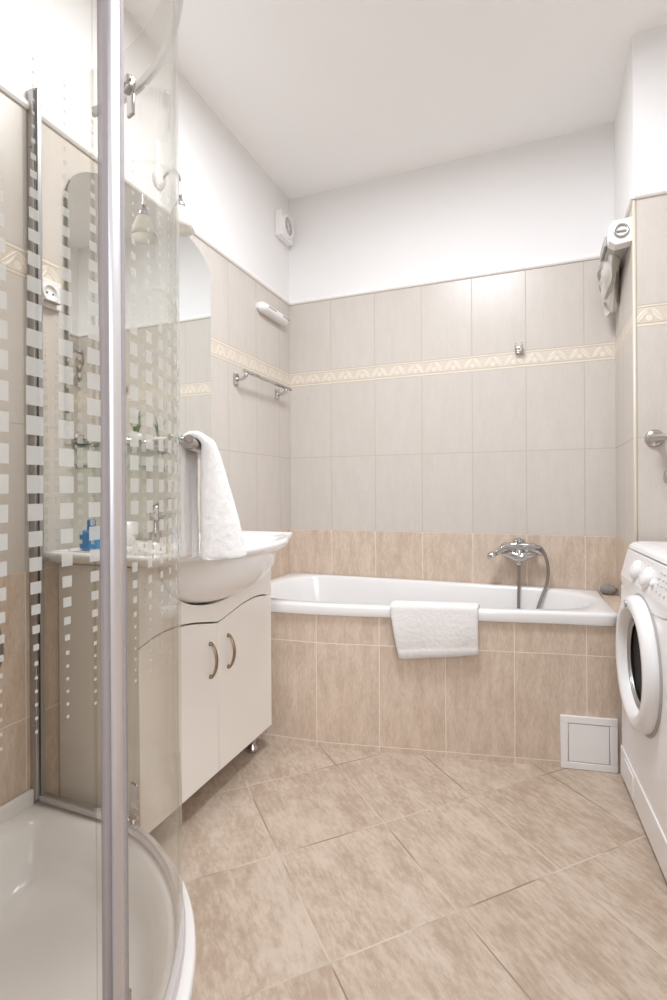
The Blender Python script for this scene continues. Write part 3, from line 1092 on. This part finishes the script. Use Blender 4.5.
def make_socket():
    t = thing('wall_socket', (0.0, -1.565, 1.60), 'white power socket on the tiled left wall beside the mirror, behind shower glass', 'socket')
    y, z = -1.566, 1.608
    mb = MB()
    mb.box((0.0, y - .040, z - .040), (0.012, y + .040, z + .040), 0.004, 3)
    mb.build('plate', 'plastic', t)
    mb = MB()
    mb.lathe([(.026, .011), (.026, .017), (.021, .0175), (.020, .013), (0, .013)], (0, y, z), 'X', 30, cap0=False, cap1=True)
    mb.build('ring', 'plastic', t)
    for dy in (-.0095, .0095):
        mb = MB()
        mb.lathe([(0, .0128), (.003, .0128), (.003, .0138), (0, .0138)], (0, y + dy, z), 'X', 12)
        mb.build('pin_hole', 'darkgap', t)
    mb = MB()
    mb.box((0.0125, y - .024, z - .0275), (0.030, y + .024, z - .0245), 0.001, 1)
    mb.build('hinged_cover', 'greyplastic', t)
make_socket()

def make_fan():
    t = thing('extractor_fan', (0.0, -0.125, 2.49), 'white square extractor fan with round opening high in the left corner', 'fan')
    y, z, s = -0.102, 2.487, 0.070
    mb = MB()
    mb.box((0.0, y - s, z - s), (0.042, y + s, z + s), 0.008, 3)
    mb.build('housing', 'plastic', t)
    mb = MB()
    mb.lathe([(.064, .040), (.062, .050), (.057, .054), (.050, .054), (.048, .050), (.047, .044)], (0, y, z), 'X', 40, cap0=False, cap1=False)
    mb.build('rim', 'plastic', t)
    mb = MB()
    mb.lathe([(.0475, .0435), (.03, .043), (.0, .043)], (0.0006, y, z), 'X', 36, cap0=False, cap1=True)
    mb.build('opening', 'greyplastic', t)
    mb = MB()
    for k in range(6):
        a = PI * k / 6
        d = Vector((0, math.cos(a), math.sin(a)))
        mb.tube([Vector((.048, y, z)) - d * .047, Vector((.048, y, z)) + d * .047], 0.0016, 6)
    mb.build('grille', 'plastic', t)
make_fan()

def make_hookbar():
    t = thing('clothesline_catch', (0.0, -0.235, 1.972), 'white plastic clothesline catch with dark slots on the left tiled wall near the corner', 'clothesline')
    mb = MB()
    n = 20
    rings = []
    for i in range(n + 1):
        s = i / n
        y = -0.378 + 0.308 * s
        e = min(s, 1 - s)
        k = min(1.0, math.sqrt(min(1, e / 0.12)))
        d = 0.046 * (0.35 + 0.65 * k)
        hh = 0.026 * (0.45 + 0.55 * k)
        pr = [(0.0, -hh), (d * .55, -hh), (d * .92, -hh * .55), (d, 0), (d * .92, hh * .6), (d * .6, hh), (0.0, hh)]
        rings.append([(a, y, 1.972 + b) for a, b in pr])
    mb.rings(rings, True, True, True, True)
    mb.build('body', 'plastic', t)
    for y in (-0.285, -0.125):
        mb = MB()
        mb.box((0.040, y - .040, 1.974), (0.0475, y + .040, 1.981), 0.002, 2)
        mb.build('slot', 'greyplastic', t)
make_hookbar()

def make_rail():
    t = thing('towel_rail', (0.0, -0.39, 1.56), 'short chrome towel rail on two brackets on the left wall below the leaf border', 'towel rail')
    mb = MB()
    mb.tube([(0.060, -0.590, 1.592), (0.060, -0.110, 1.592)], 0.0085, 14)
    mb.build('bar', 'chrome', t)
    for y in (-0.572, -0.165):
        mb = MB()
        mb.box((0.0, y - .017, 1.535), (0.012, y + .017, 1.590), 0.004, 3)
        mb.tube(catmull([(0.008, y, 1.562), (0.035, y, 1.562), (0.054, y, 1.570), (0.060, y, 1.586)], 5), 0.009, 12)
        mb.build('bracket', 'chrome', t)
make_rail()

# ------------------------------------------------------------------ right-hand wall items
def make_clothesline():
    t = thing('clothesline_box', (W, -0.25, 2.0), 'white clothesline reel box high on the side of the boxed-out wall', 'clothesline')
    x1 = W
    mb = MB()
    y0, y1 = -0.448, -0.070
    prof = [(0.0, -.030), (-.050, -.036), (-.070, -.022), (-.072, .020), (-.058, .042), (0.0, .046)]
    mb.rings([[(x1 + a, y, 2.000 + b) for a, b in prof] for y in (y0, y0 + .006, y1)], True, True, True, False)
    mb.build('housing', 'greyplastic', t)
    mb = MB()
    pr = [(0.0, -.036), (-.054, -.042), (-.075, -.026), (-.078, .024), (-.062, .048), (0.0, .052)]
    mb.rings([[(x1 + a, y, 2.000 + b) for a, b in pr] for y in (y0 - .004, y0 + .050)], True, True, True, False)
    mb.build('end_cap', 'plastic', t)
    mb = MB()
    mb.lathe([(.026, -.004), (.026, -.009), (.020, -.010), (.020, -.005)], (x1 - .036, y0, 2.006), 'Y', 26, cap0=False, cap1=False)
    mb.box((x1 - .052, y0 - .010, 2.002), (x1 - .020, y0 - .004, 2.008), 0.001, 1)
    mb.build('line_knob', 'alugrey', t)
    mb = MB()
    mb.box((x1 - .082, -0.37, 1.992), (x1 - .0725, -0.22, 2.03), 0.003)
    mb.build('line_slot', 'greyplastic', t)
make_clothesline()

def cloth_blob():
    """grey cloth bunched over the far end of the reel box, with folds hanging to a point"""
    mb = MB()
    n, m = 40, 22
    rings = []
    for j in range(m + 1):
        s = j / m
        z = 1.985 - 0.17 * s
        ry = 0.150 * (1 - s) ** 0.7 + 0.010
        rx = 0.032 * (1 - .55 * s) + 0.004
        cy = -0.170 + 0.06 * s
        cx = W - 0.044 + 0.014 * s
        ring = []
        for i in range(n):
            a = 2 * PI * i / n
            fold = 1 + 0.22 * math.sin(5 * a + 4 * s) + 0.12 * math.sin(9 * a - 6 * s)
            px = cx + rx * math.cos(a) * fold
            px = min(px, W - 0.004)
            nz = noise.noise(Vector((a * 1.6, s * 5.0, 2.0))) * 0.014 * (1 - .4 * s)
            ring.append((min(px + nz, W - 0.004), cy + ry * math.sin(a) * (1 + 0.16 * math.sin(3 * a + 9 * s)) + nz, z + 0.020 * math.sin(2 * a + 7 * s) + nz))
        rings.append(ring)
    mb.rings(rings, True, True, True, True)
    o = mb.build('cleaning_cloth', 'cloth')
    tag(o, 'bunched grey cloth hanging below the white clothesline reel box', 'cloth')
    return subdiv(o, 1)
cloth_blob()

def make_bar_right():
    t = thing('towel_bar', (1.70, CHY, 1.225), 'dark chrome towel bar with round flange on the wall above the washing machine', 'towel bar')
    z, y = 1.222, CHY
    mb = MB()
    mb.tube([(1.672, y - .060, z), (2.150, y - .060, z)], 0.0115, 18)
    mb.build('bar', 'steel', t)
    for x in (1.700, 2.120):
        mb = MB()
        mb.lathe([(0, -.0), (.031, -.0), (.031, -.006), (.026, -.011), (.013, -.014), (.012, -.056), (0, -.056)], (x, y, z), 'Y', 30)
        mb.build('flange', 'steel', t)
    t = thing('paper_holder', (1.75, CHY, 1.08), 'rounded grey metal paper holder on the wall below the towel bar', 'paper holder')
    mb = MB()
    mb.lathe([(0, 0), (.020, 0), (.024, .006), (.024, .060), (.020, .066), (0, .066)], (1.722, y - .045, 1.082), 'X', 24)
    mb.build('cover', 'alugrey', t)
    mb = MB()
    mb.tube([(1.765, y, 1.082), (1.765, y - .045, 1.082)], 0.009, 14)
    mb.lathe([(0, 0), (.022, 0), (.022, -.006), (0, -.009)], (1.765, y, 1.082), 'Y', 22)
    mb.build('bracket', 'steel', t)
make_bar_right()

def make_wall_hook():
    t = thing('handset_hook', (1.229, 0, 1.71), 'small chrome shower handset holder on the border tiles of the back wall', 'holder')
    mb = MB()
    mb.box((1.212, -.012, 1.692), (1.247, 0.0, 1.728), 0.004, 3)
    mb.build('plate', 'chrome', t)
    mb = MB()
    for x in (1.2145, 1.2445):
        mb.tube(catmull([(x, -.010, 1.700), (x, -.034, 1.702), (x, -.040, 1.716), (x, -.038, 1.738)], 4), 0.0036, 10)
    mb.tube([(1.2145, -.030, 1.701), (1.2445, -.030, 1.701)], 0.0036, 10)
    mb.build('fork', 'chrome', t)
    mb = MB()
    mb.lathe([(0, -.012), (.005, -.012), (.0045, -.0145), (0, -.015)], (1.2295, 0, 1.716), 'Y', 12)
    mb.build('screw', 'steel', t)
make_wall_hook()

def make_pumice():
    bm = bmesh.new()
    bmesh.ops.create_icosphere(bm, subdivisions=4, radius=1.0)
    for v in bm.verts:
        q = v.co.copy()
        d = 1 + 0.10 * noise.noise(q * 2.1) + 0.05 * noise.noise(q * 6.0)
        v.co = Vector((q.x * .034, q.y * .026, max(q.z, -.82) * .024)) * d
    for f in bm.faces:
        f.smooth = True
    me = bpy.data.meshes.new('pumice_stone')
    bm.to_mesh(me)
    bm.free()
    me.materials.append(M['pumice'])
    o = bpy.data.objects.new('pumice_stone', me)
    COL.objects.link(o)
    o.location = (1.602, -0.045, 0.589)
    tag(o, 'grey pumice stone on the tiled ledge in the back right corner of the bath', 'stone')
make_pumice()

# ------------------------------------------------------------------ shower
QC = Vector((0.230, -2.160, 0))
QR = 0.546
ZG0, ZG1 = 0.205, 2.145
def arc(r, a0, a1, n):
    return [Vector((QC.x + r * math.cos(a0 + (a1 - a0) * i / n), QC.y + r * math.sin(a0 + (a1 - a0) * i / n), 0)) for i in range(n + 1)]
def strip(mb, path, nrm, th, z0, z1, mi=0, smooth=True):
    """solid upright sheet along a path"""
    rings = []
    for p, n in zip(path, nrm):
        a, b = p - n * th / 2, p + n * th / 2
        rings.append([(a.x, a.y, z0), (b.x, b.y, z0), (b.x, b.y, z1), (a.x, a.y, z1)])
    mb.rings(rings, True, True, True, False, mi)

ROWS = []
def rows():
    if ROWS:
        return ROWS
    def size(z):
        d = (z - 1.115)
        r = abs(d) / (0.30 if d < 0 else 0.36)
        return max(0.0036, 0.0215 * (1 - min(1.0, r) ** 1.8) ** 0.9 if r < 1 else 0.0036)
    for sgn in (1, -1):
        z = 1.115 + (0 if sgn > 0 else -0.0335)
        while 0.77 < z < 1.54:
            s = size(z)
            ROWS.append((z, s))
            z += sgn * (s * 0.5 + 0.0115 + 0.5 * size(z + sgn * s))
    return ROWS
def squares(mb, place, us, th=0.0038):
    """frosted print: columns of squares; place(u) gives point and outward normal"""
    for u in us:
        for z, s in rows():
            a, n = place(u - s * .5)
            b, n2 = place(u + s * .5)
            a = a + n * th
            b = b + n2 * th
            mb.quad([(a.x, a.y, z - s / 2), (b.x, b.y, z - s / 2), (b.x, b.y, z + s / 2), (a.x, a.y, z + s / 2)], None, 1)

def make_shower():
    t = thing('shower_enclosure', (0.23, -2.16, 0.17), 'quadrant shower enclosure of curved clear glass with frosted square print and aluminium profiles', 'shower')
    GT = 0.006
    # fixed pane at right angles to the left wall
    mb = MB()
    y = QC.y + QR
    strip(mb, [Vector((0.020, y, 0)), Vector((QC.x, y, 0))], [Vector((0, 1, 0))] * 2, GT, ZG0, ZG1)
    squares(mb, lambda u: (Vector((u, y, 0)), Vector((0, 1, 0))), [0.047 + .042 * i for i in range(5)])
    mb.build('fixed_pane', ['glass', 'frost'], t, recalc=False)
    # fixed pane at right angles to the near wall
    mb = MB()
    x = QC.x + QR
    strip(mb, [Vector((x, YN + .02, 0)), Vector((x, QC.y + .020, 0))], [Vector((1, 0, 0))] * 2, GT, ZG0, ZG1)
    squares(mb, lambda u: (Vector((x, u, 0)), Vector((1, 0, 0))), [-2.142 - .0415 * i for i in range(7)])
    mb.build('fixed_pane', ['glass', 'frost'], t, recalc=False)
    # two sliding curved doors
    for a0, a1, r, near in ((math.radians(2.5), math.radians(45.0), QR, True), (math.radians(45.4), math.radians(91), QR, False)):
        mb = MB()
        n = 20
        pth = arc(r, a0, a1, n)
        strip(mb, pth, [(p - QC).normalized() for p in pth], GT, ZG0, ZG1)
        def place(u, rr=r):
            a = u / rr
            d = Vector((math.cos(a), math.sin(a), 0))
            return QC + d * rr, d
        first = a0 * r + (0.032 if near else 0.028)
        squares(mb, place, [first + .042 * i for i in range(9 if near else 10)])
        d = mb.build('sliding_door', ['glass', 'frost'], t, recalc=False)
        for zr, sg in ((2.030, 1), (0.238, -1)):
            aa = [a0 + 0.10, a1 - 0.10]
            if near:
                aa = [a0 + 0.12]
            else:
                aa = [math.radians(73.0)]
            for a in aa:
                dd = Vector((math.cos(a), math.sin(a), 0))
                tt = Vector((-dd.y, dd.x, 0))
                mt = Matrix(((dd.x, tt.x, 0, 0), (dd.y, tt.y, 0, 0), (0, 0, 1, 0), (0, 0, 0, 1)))
                o = QC + dd * (r - 0.004)
                mb = MB()
                m4 = Matrix.Translation((o.x, o.y, 0)) @ mt
                mb.box((-0.012, -0.013, zr - .052 * sg - .022), (-0.003, 0.013, zr - .052 * sg + .040), 0.004, 3, mat=m4)
                mb.box((-0.022, -0.018, zr - .014), (-0.004, 0.018, zr + .014), 0.004, 2, mat=m4)
                for dy in (-.011, .011):
                    ring = []
                    mb.lathe([(0, -.026), (.009, -.026), (.011, -.022), (.011, -.016), (0, -.016)], (o.x, o.y, zr), 'X', 16, mat=mt @ Matrix.Translation((0, dy, .004)))
                mb.build('roller', 'chrome', d)
        if not near:
            # curved grip following the door, ending in a taupe arm that carries the towel
            mb = MB()
            pts = []
            for i in range(15):
                a = math.radians(76.0 - 26.5 * i / 14)
                rr = r + 0.034
                pts.append((QC.x + rr * math.cos(a), QC.y + rr * math.sin(a), 1.163 - .008 * i / 14))
            mb.tube(pts, 0.0085, 14)
            for i in (2, 11):
                a = math.radians(76.0 - 26.5 * i / 14)
                mb.tube([(QC.x + rr_ * math.cos(a), QC.y + rr_ * math.sin(a), 1.162) for rr_ in (r + .003, r + .034)], 0.006, 12)
            mb.build('handle', 'chrome', d)
            mb = MB()
            A, B = Vector((0.5985, -1.712, 1.146)), Vector((0.525, -1.549, 1.143))
            pts = [A + (B - A) * (i / 14) for i in range(15)]
            rad = [0.0146 - 0.0036 * i / 14 for i in range(15)]
            rad[0] *= .80
            rad[1] *= .97
            rad[-1] *= .6
            mb.tube(pts, rad, 20)
            mb.build('towel_arm', 'grip', d)
    # closing profile between pane and door: round aluminium core with clear seals on both sides
    p = Vector((0.7765, -2.1075, 0))
    view = (p - Vector((CAM.x, CAM.y, 0))).normalized()
    tg = Vector((0.0, 1.0, 0)) * 0.0 + Vector((-view.y * -1, view.x * -1, 0))
    tg = Vector((0.10, 0.995, 0)).normalized()
    nn = Vector((tg.y, -tg.x, 0))
    mb = MB()
    prof = []
    for i in range(20):
        a = 2 * PI * i / 20
        c, s_ = math.cos(a), math.sin(a)
        k = 0.0090
        prof.append((k * 1.15 * math.copysign(abs(c) ** 0.75, c), k * math.copysign(abs(s_) ** 0.75, s_)))
    mb.rings([[p + tg * u + nn * v + Vector((0, 0, z)) for u, v in prof] for z in (ZG0 - .01, ZG1)], True, True, True, True)
    st = mb.build('closing_profile', 'alu', t)
    PINV[st.name] = Matrix()
    for sg in (-1, 1):
        mb = MB()
        pr = [(.0085 * sg, -.005), (.018 * sg, -.004), (.020 * sg, 0), (.018 * sg, .004), (.0085 * sg, .005)]
        mb.rings([[p + tg * u + nn * v + Vector((0, 0, z)) for u, v in pr] for z in (ZG0, ZG1)], True, True, True, True)
        mb.build('seal', 'seal', st)
    # wall profiles
    mb = MB()
    mb.box((0.001, y - .012, 0.196), (0.026, y + .014, 2.150), 0.003, 2)
    mb.box((0.022, y - .008, 0.196), (0.034, y + .008, 2.150), 0.002, 2)
    wp = mb.build('wall_profile', 'alugrey', t)
    mb = MB()
    mb.box((0.0325, y - .0105, 0.21), (0.0352, y - .0065, 2.148))
    mb.build('gasket', 'darkgap', wp)
    for z in (0.40, 1.20, 1.99):
        mb = MB()
        mb.lathe([(0, -.0125), (.0035, -.0125), (.0035, -.0145), (0, -.015)], (0.014, y, z), 'Y', 12)
        mb.build('screw', 'steel', wp)
    mb = MB()
    mb.box((x - .011, YN + .001, 0.196), (x + .019, YN + .030, 2.150), 0.003, 2)
    mb.build('wall_profile', 'alugrey', t)
    # rails: straight foot rails, and curved rails at top and bottom
    mb = MB()
    mb.box((0.030, y - .010, 0.192), (QC.x + .004, y + .010, 0.212), 0.004, 2)
    mb.build('foot_rail', 'alugrey', t)
    mb = MB()
    mb.box((x - .010, YN + .02, 0.192), (x + .010, QC.y, 0.212), 0.004, 2)
    mb.build('foot_rail', 'alugrey', t)
    for z0, z1, ro in ((0.190, 0.212, 0.0), (2.030, 2.056, 0.010)):
        mb = MB()
        path = arc(QR + ro, math.radians(-1), math.radians(91), 48)
        nr = [(q - QC).normalized() for q in path]
        th = 0.016 if z0 < 1 else 0.012
        rings = []
        for q, n in zip(path, nr):
            a, b = q - n * th / 2, q + n * th / 2
            bv = 0.003
            rings.append([(a.x, a.y, z0 + bv), (a.x + n.x * bv, a.y + n.y * bv, z0), (b.x - n.x * bv, b.y - n.y * bv, z0), (b.x, b.y, z0 + bv),
                          (b.x, b.y, z1 - bv), (b.x - n.x * bv, b.y - n.y * bv, z1), (a.x + n.x * bv, a.y + n.y * bv, z1), (a.x, a.y, z1 - bv)])
        mb.rings(rings, True, True, True, False)
        mb.build('curved_rail', 'alu', t)
make_shower()

def make_tray():
    t = thing('shower_tray', (0.35, -2.0, 0.0), 'white quadrant shower tray with rounded front and raised rim in the left foreground', 'shower tray')
    def outline(r, ins=0.0, y_in=0.0):
        o = [(0.002 + ins, YN + .002 + ins), (QC.x + r, YN + .002 + ins)]
        for q in arc(r, 0, PI / 2, 36):
            o.append((q.x, q.y))
        o.append((0.002 + ins, QC.y + r))
        return o
    c = (0.30, -2.09)
    N = 144
    angs = [2 * PI * i / N for i in range(N)]
    def corner(poly, k):
        for q in poly:
            a = math.atan2(q[1] - c[1], q[0] - c[0]) % (2 * PI)
            kk = min(range(N), key=lambda i: abs(((angs[i] - a + PI) % (2 * PI)) - PI))
            angs[kk] = a
    base = outline(0.569)
    corner([base[0], base[1], base[-1]], 0)
    angs.sort()
    def ring(poly, z):
        out = []
        for a in angs:
            r = raypoly(c, a, poly)
            out.append((c[0] + r * math.cos(a), c[1] + r * math.sin(a), z))
        return out
    def soft(poly_r, ins, z, q=0.22):
        # rounded interior: pull corners in
        P = outline(poly_r, ins)
        rr = []
        for a in angs:
            r = raypoly(c, a, P)
            rr.append(r)
        mean = 0.40
        rr = [r if r < mean else mean + (r - mean) * (1 - q) for r in rr]
        return [(c[0] + r * math.cos(a), c[1] + r * math.sin(a), z) for r, a in zip(rr, angs)]
    mb = MB()
    rs = [ring(outline(0.549), 0.0), ring(outline(0.551), 0.020), ring(outline(0.553), 0.128), ring(outline(0.568), 0.142), ring(outline(0.573), 0.152), ring(outline(0.573), 0.172),
          ring(outline(0.569), 0.181), ring(outline(0.544, .004), 0.184), ring(outline(0.544, .012), 0.185), ring(outline(0.524, .030), 0.185),
          soft(0.522, .045, 0.181, .06), soft(0.508, .058, 0.165, .12), soft(0.492, .074, 0.115, .18), soft(0.475, .090, 0.075, .22), soft(0.440, .125, 0.054, .25),
          soft(0.36, .20, 0.047, .3)]
    mb.rings(rs, True, True, True, True)
    mb.build('tray_shell', 'tray', t)
    # upstand along the two walls
    mb = MB()
    mb.box((0.001, YN + .004, 0.180), (0.016, QC.y + 0.535, 0.226), 0.006, 3)
    mb.box((0.016, YN + .004, 0.180), (QC.x + .52, YN + .018, 0.226), 0.006, 3)
    mb.build('upstand', 'tray', t)
    mb = MB()
    mb.lathe([(0, .046), (.045, .046), (.048, .050), (.040, .056), (0, .057)], (0.36, -2.03, 0), 'Z', 28)
    mb.build('drain', 'chrome', t)
make_tray()

def make_shower_mixer():
    t = thing('shower_mixer', (0.0, -1.86, 0.98), 'chrome shower mixer with ribbed hose looping down the tiled wall inside the shower', 'shower mixer')
    mb = MB()
    mb.tube(catmull([(0.055, -2.04, 0.99), (0.06, -1.97, 1.0), (0.06, -1.90, 0.99)], 6), 0.022, 16)
    for yy in (-2.03, -1.91):
        mb.lathe([(0, 0), (.032, 0), (.030, .008), (.014, .014), (.014, .05), (0, .05)], (0, yy, 0.99), 'X', 22)
    mb.build('body', 'chrome', t)
    mb = MB()
    mb.tube([(0.06, -1.97, 1.01), (0.07, -1.97, 1.045), (0.13, -1.97, 1.06)], [.016, .012, .008], 12)
    mb.build('lever', 'chrome', t)
    hose = catmull([(0.058, -1.97, 0.975), (0.055, -1.965, 0.80), (0.050, -1.91, 0.63), (0.045, -1.82, 0.565), (0.044, -1.752, 0.60), (0.044, -1.742, 0.665), (0.045, -1.775, 0.80), (0.05, -1.83, 1.10), (0.06, -1.86, 1.45), (0.066, -1.868, 1.70)], 30)
    mb = MB()
    mb.tube(hose, [0.0062 + 0.0016 * (i % 2) for i in range(len(hose))], 10)
    mb.build('hose', 'hose', t)
    mb = MB()
    mb.tube(catmull([(0.066, -1.868, 1.70), (0.08, -1.868, 1.80), (0.11, -1.868, 1.88)], 5), 0.011, 12)
    mb.lathe([(0, -.012), (.036, -.012), (.040, 0), (.025, .014), (0, .016)], (0.125, -1.868, 1.90), 'Z', 24, mat=Matrix.Rotation(math.radians(35), 4, 'Y'))
    mb.build('handset', 'chrome', t)
    mb = MB()
    mb.lathe([(0, 0), (.022, 0), (.018, .02), (.016, .07), (0, .072)], (0, -1.868, 1.71), 'X', 18)
    mb.build('handset_holder', 'chrome', t)
make_shower_mixer()

# ------------------------------------------------------------------ towels
def hand_towel():
    """folded towel hung over the taupe arm, one half on either side"""
    A, B = Vector((0.5985, -1.712, 1.146)), Vector((0.525, -1.549, 1.143))
    D = (B - A).normalized()
    O = Vector((D.y, -D.x, 0))           # to the room side (right in the photograph)
    nS, nT = 60, 22
    TH = 0.009
    zb = 0.884
    def centre(s, t):
        # s in 0..1 : left hem -> over the arm -> right hem ; t along the arm
        al = 0.24 + 0.74 * t
        base = A + (B - A) * al
        r = 0.0265 - 0.002 * al
        def hang(k, p0, p1, side):
            top = base + O * (r * side)
            bot = Vector(p0) + (Vector(p1) - Vector(p0)) * t
            q = top + (bot - top) * (k ** 0.85)
            return q
        if s < 0.42:                      # half towards the glass
            k = (0.42 - s) / 0.42
            q = hang(k, (0.541, -1.676, 0), (0.533, -1.598, 0), -1)
            z = 1.146 - k * (1.146 - zb)
        elif s > 0.58:                    # half towards the room
            k = (s - 0.58) / 0.42
            q = hang(k, (0.570, -1.641, 0), (0.630, -1.526, 0), 1)
            z = 1.146 - k * (1.150 - zb + 0.004)
        else:
            a = (s - 0.42) / 0.16 * PI
            q = base + O * (-r * math.cos(a))
            z = 1.146 + r * math.sin(a) * 0.92
            k = 0
        wob = 0.005 * k * math.sin(7 * t + (2 if s > .5 else 0)) + 0.002 * k * math.sin(15 * t + 3 * s * 5)
        p = q + O * wob
        p.z = z + 0.004 * math.sin(5 * t) * k
        return p
    mb = MB()
    G = [[centre(i / nS, j / nT) for j in range(nT + 1)] for i in range(nS + 1)]
    Nn = []
    for i in range(nS + 1):
        row = []
        for j in range(nT + 1):
            du = G[min(i + 1, nS)][j] - G[max(i - 1, 0)][j]
            dv = G[i][min(j + 1, nT)] - G[i][max(j - 1, 0)]
            row.append(du.cross(dv).normalized())
        Nn.append(row)
    rings = []
    for i in range(nS + 1):
        ta = [G[i][j] + Nn[i][j] * TH * (0.55 if j in (0, nT) else 1.0) for j in range(nT + 1)]
        tb = [G[i][j] - Nn[i][j] * TH * (0.55 if j in (0, nT) else 1.0) for j in range(nT + 1)]
        rings.append(ta + list(reversed(tb)))
    mb.rings(rings, True, True, True, True)
    o = mb.build('hand_towel', 'towel')
    tag(o, 'white terry towel folded over the taupe arm of the shower door handle', 'towel')
    subdiv(o, 1)
    tex = bpy.data.textures.new('terry', 'CLOUDS')
    tex.noise_scale = 0.012
    dm = o.modifiers.new('terry', 'DISPLACE')
    dm.texture = tex
    dm.strength = 0.003
    dm.texture_coords = 'GLOBAL'
    return o
hand_towel()

def tub_towel():
    """white folded towel over the front rim of the bath"""
    nS, nT = 46, 44
    TH = 0.0075
    def centre(s, t):
        # t 0..1 left->right ; s 0..1 from inside the bath over the rim to the front hem
        xt = 0.763 + 0.331 * t
        xb = 0.800 + 0.296 * t
        zt, zb = 0.580 + TH + .001, 0.380 + 0.030 * t
        if s < 0.28:                      # inside the bath
            k = s / 0.28
            z = 0.44 + (zt - 0.44) * k
            y = front_y(xt) + 0.050 + 0.006 * (1 - k)
            x = xt
        elif s < 0.42:                    # across the rim
            k = (s - 0.28) / 0.14
            x = xt
            y = front_y(xt) + 0.050 - k * (0.050 + 0.014 + TH + .001)
            z = zt + 0.003 * math.sin(PI * k)
        else:
            k = (s - 0.42) / 0.58
            x = xt + (xb - xt) * k
            y = front_y(x) - 0.014 - TH - .001 - 0.010 * math.sin(PI * k * 0.9) - 0.003 * math.sin(9 * t + 3 * k) * k
            z = zt + (zb - zt) * k
        return Vector((x, y, z))
    G = [[centre(i / nS, j / nT) for j in range(nT + 1)] for i in range(nS + 1)]
    # soften the fold lines
    for _ in range(2):
        G = [[G[i][j] if i in (0, nS) else (G[i - 1][j] + G[i][j] * 2 + G[i + 1][j]) / 4 for j in range(nT + 1)] for i in range(nS + 1)]
    for row in G:
        for p in row:
            if p.z > 0.575:
                p.z = max(p.z, 0.580 + TH + .0005)
    rings = []
    for i in range(nS + 1):
        ta, tb = [], []
        for j in range(nT + 1):
            du = G[min(i + 1, nS)][j] - G[max(i - 1, 0)][j]
            dv = G[i][min(j + 1, nT)] - G[i][max(j - 1, 0)]
            n = du.cross(dv).normalized()
            k = 0.4 if j in (0, nT) or i == nS else 1.0
            s = i / nS
            hem = 1.0 + 0.35 * (0.90 < s < 0.97)
            ta.append(G[i][j] + n * TH * k * hem)
            tb.append(G[i][j] - n * TH * k)
        rings.append(ta + list(reversed(tb)))
    mb = MB()
    mb.rings(rings, True, True, True, True)
    o = mb.build('bath_towel', 'towel')
    tag(o, 'white folded towel draped over the front rim of the bathtub', 'towel')
    tex = bpy.data.textures.new('terry2', 'CLOUDS')
    tex.noise_scale = 0.012
    subdiv(o, 1)
    dm = o.modifiers.new('terry', 'DISPLACE')
    dm.texture = tex
    dm.strength = 0.0025
    dm.texture_coords = 'GLOBAL'
tub_towel()
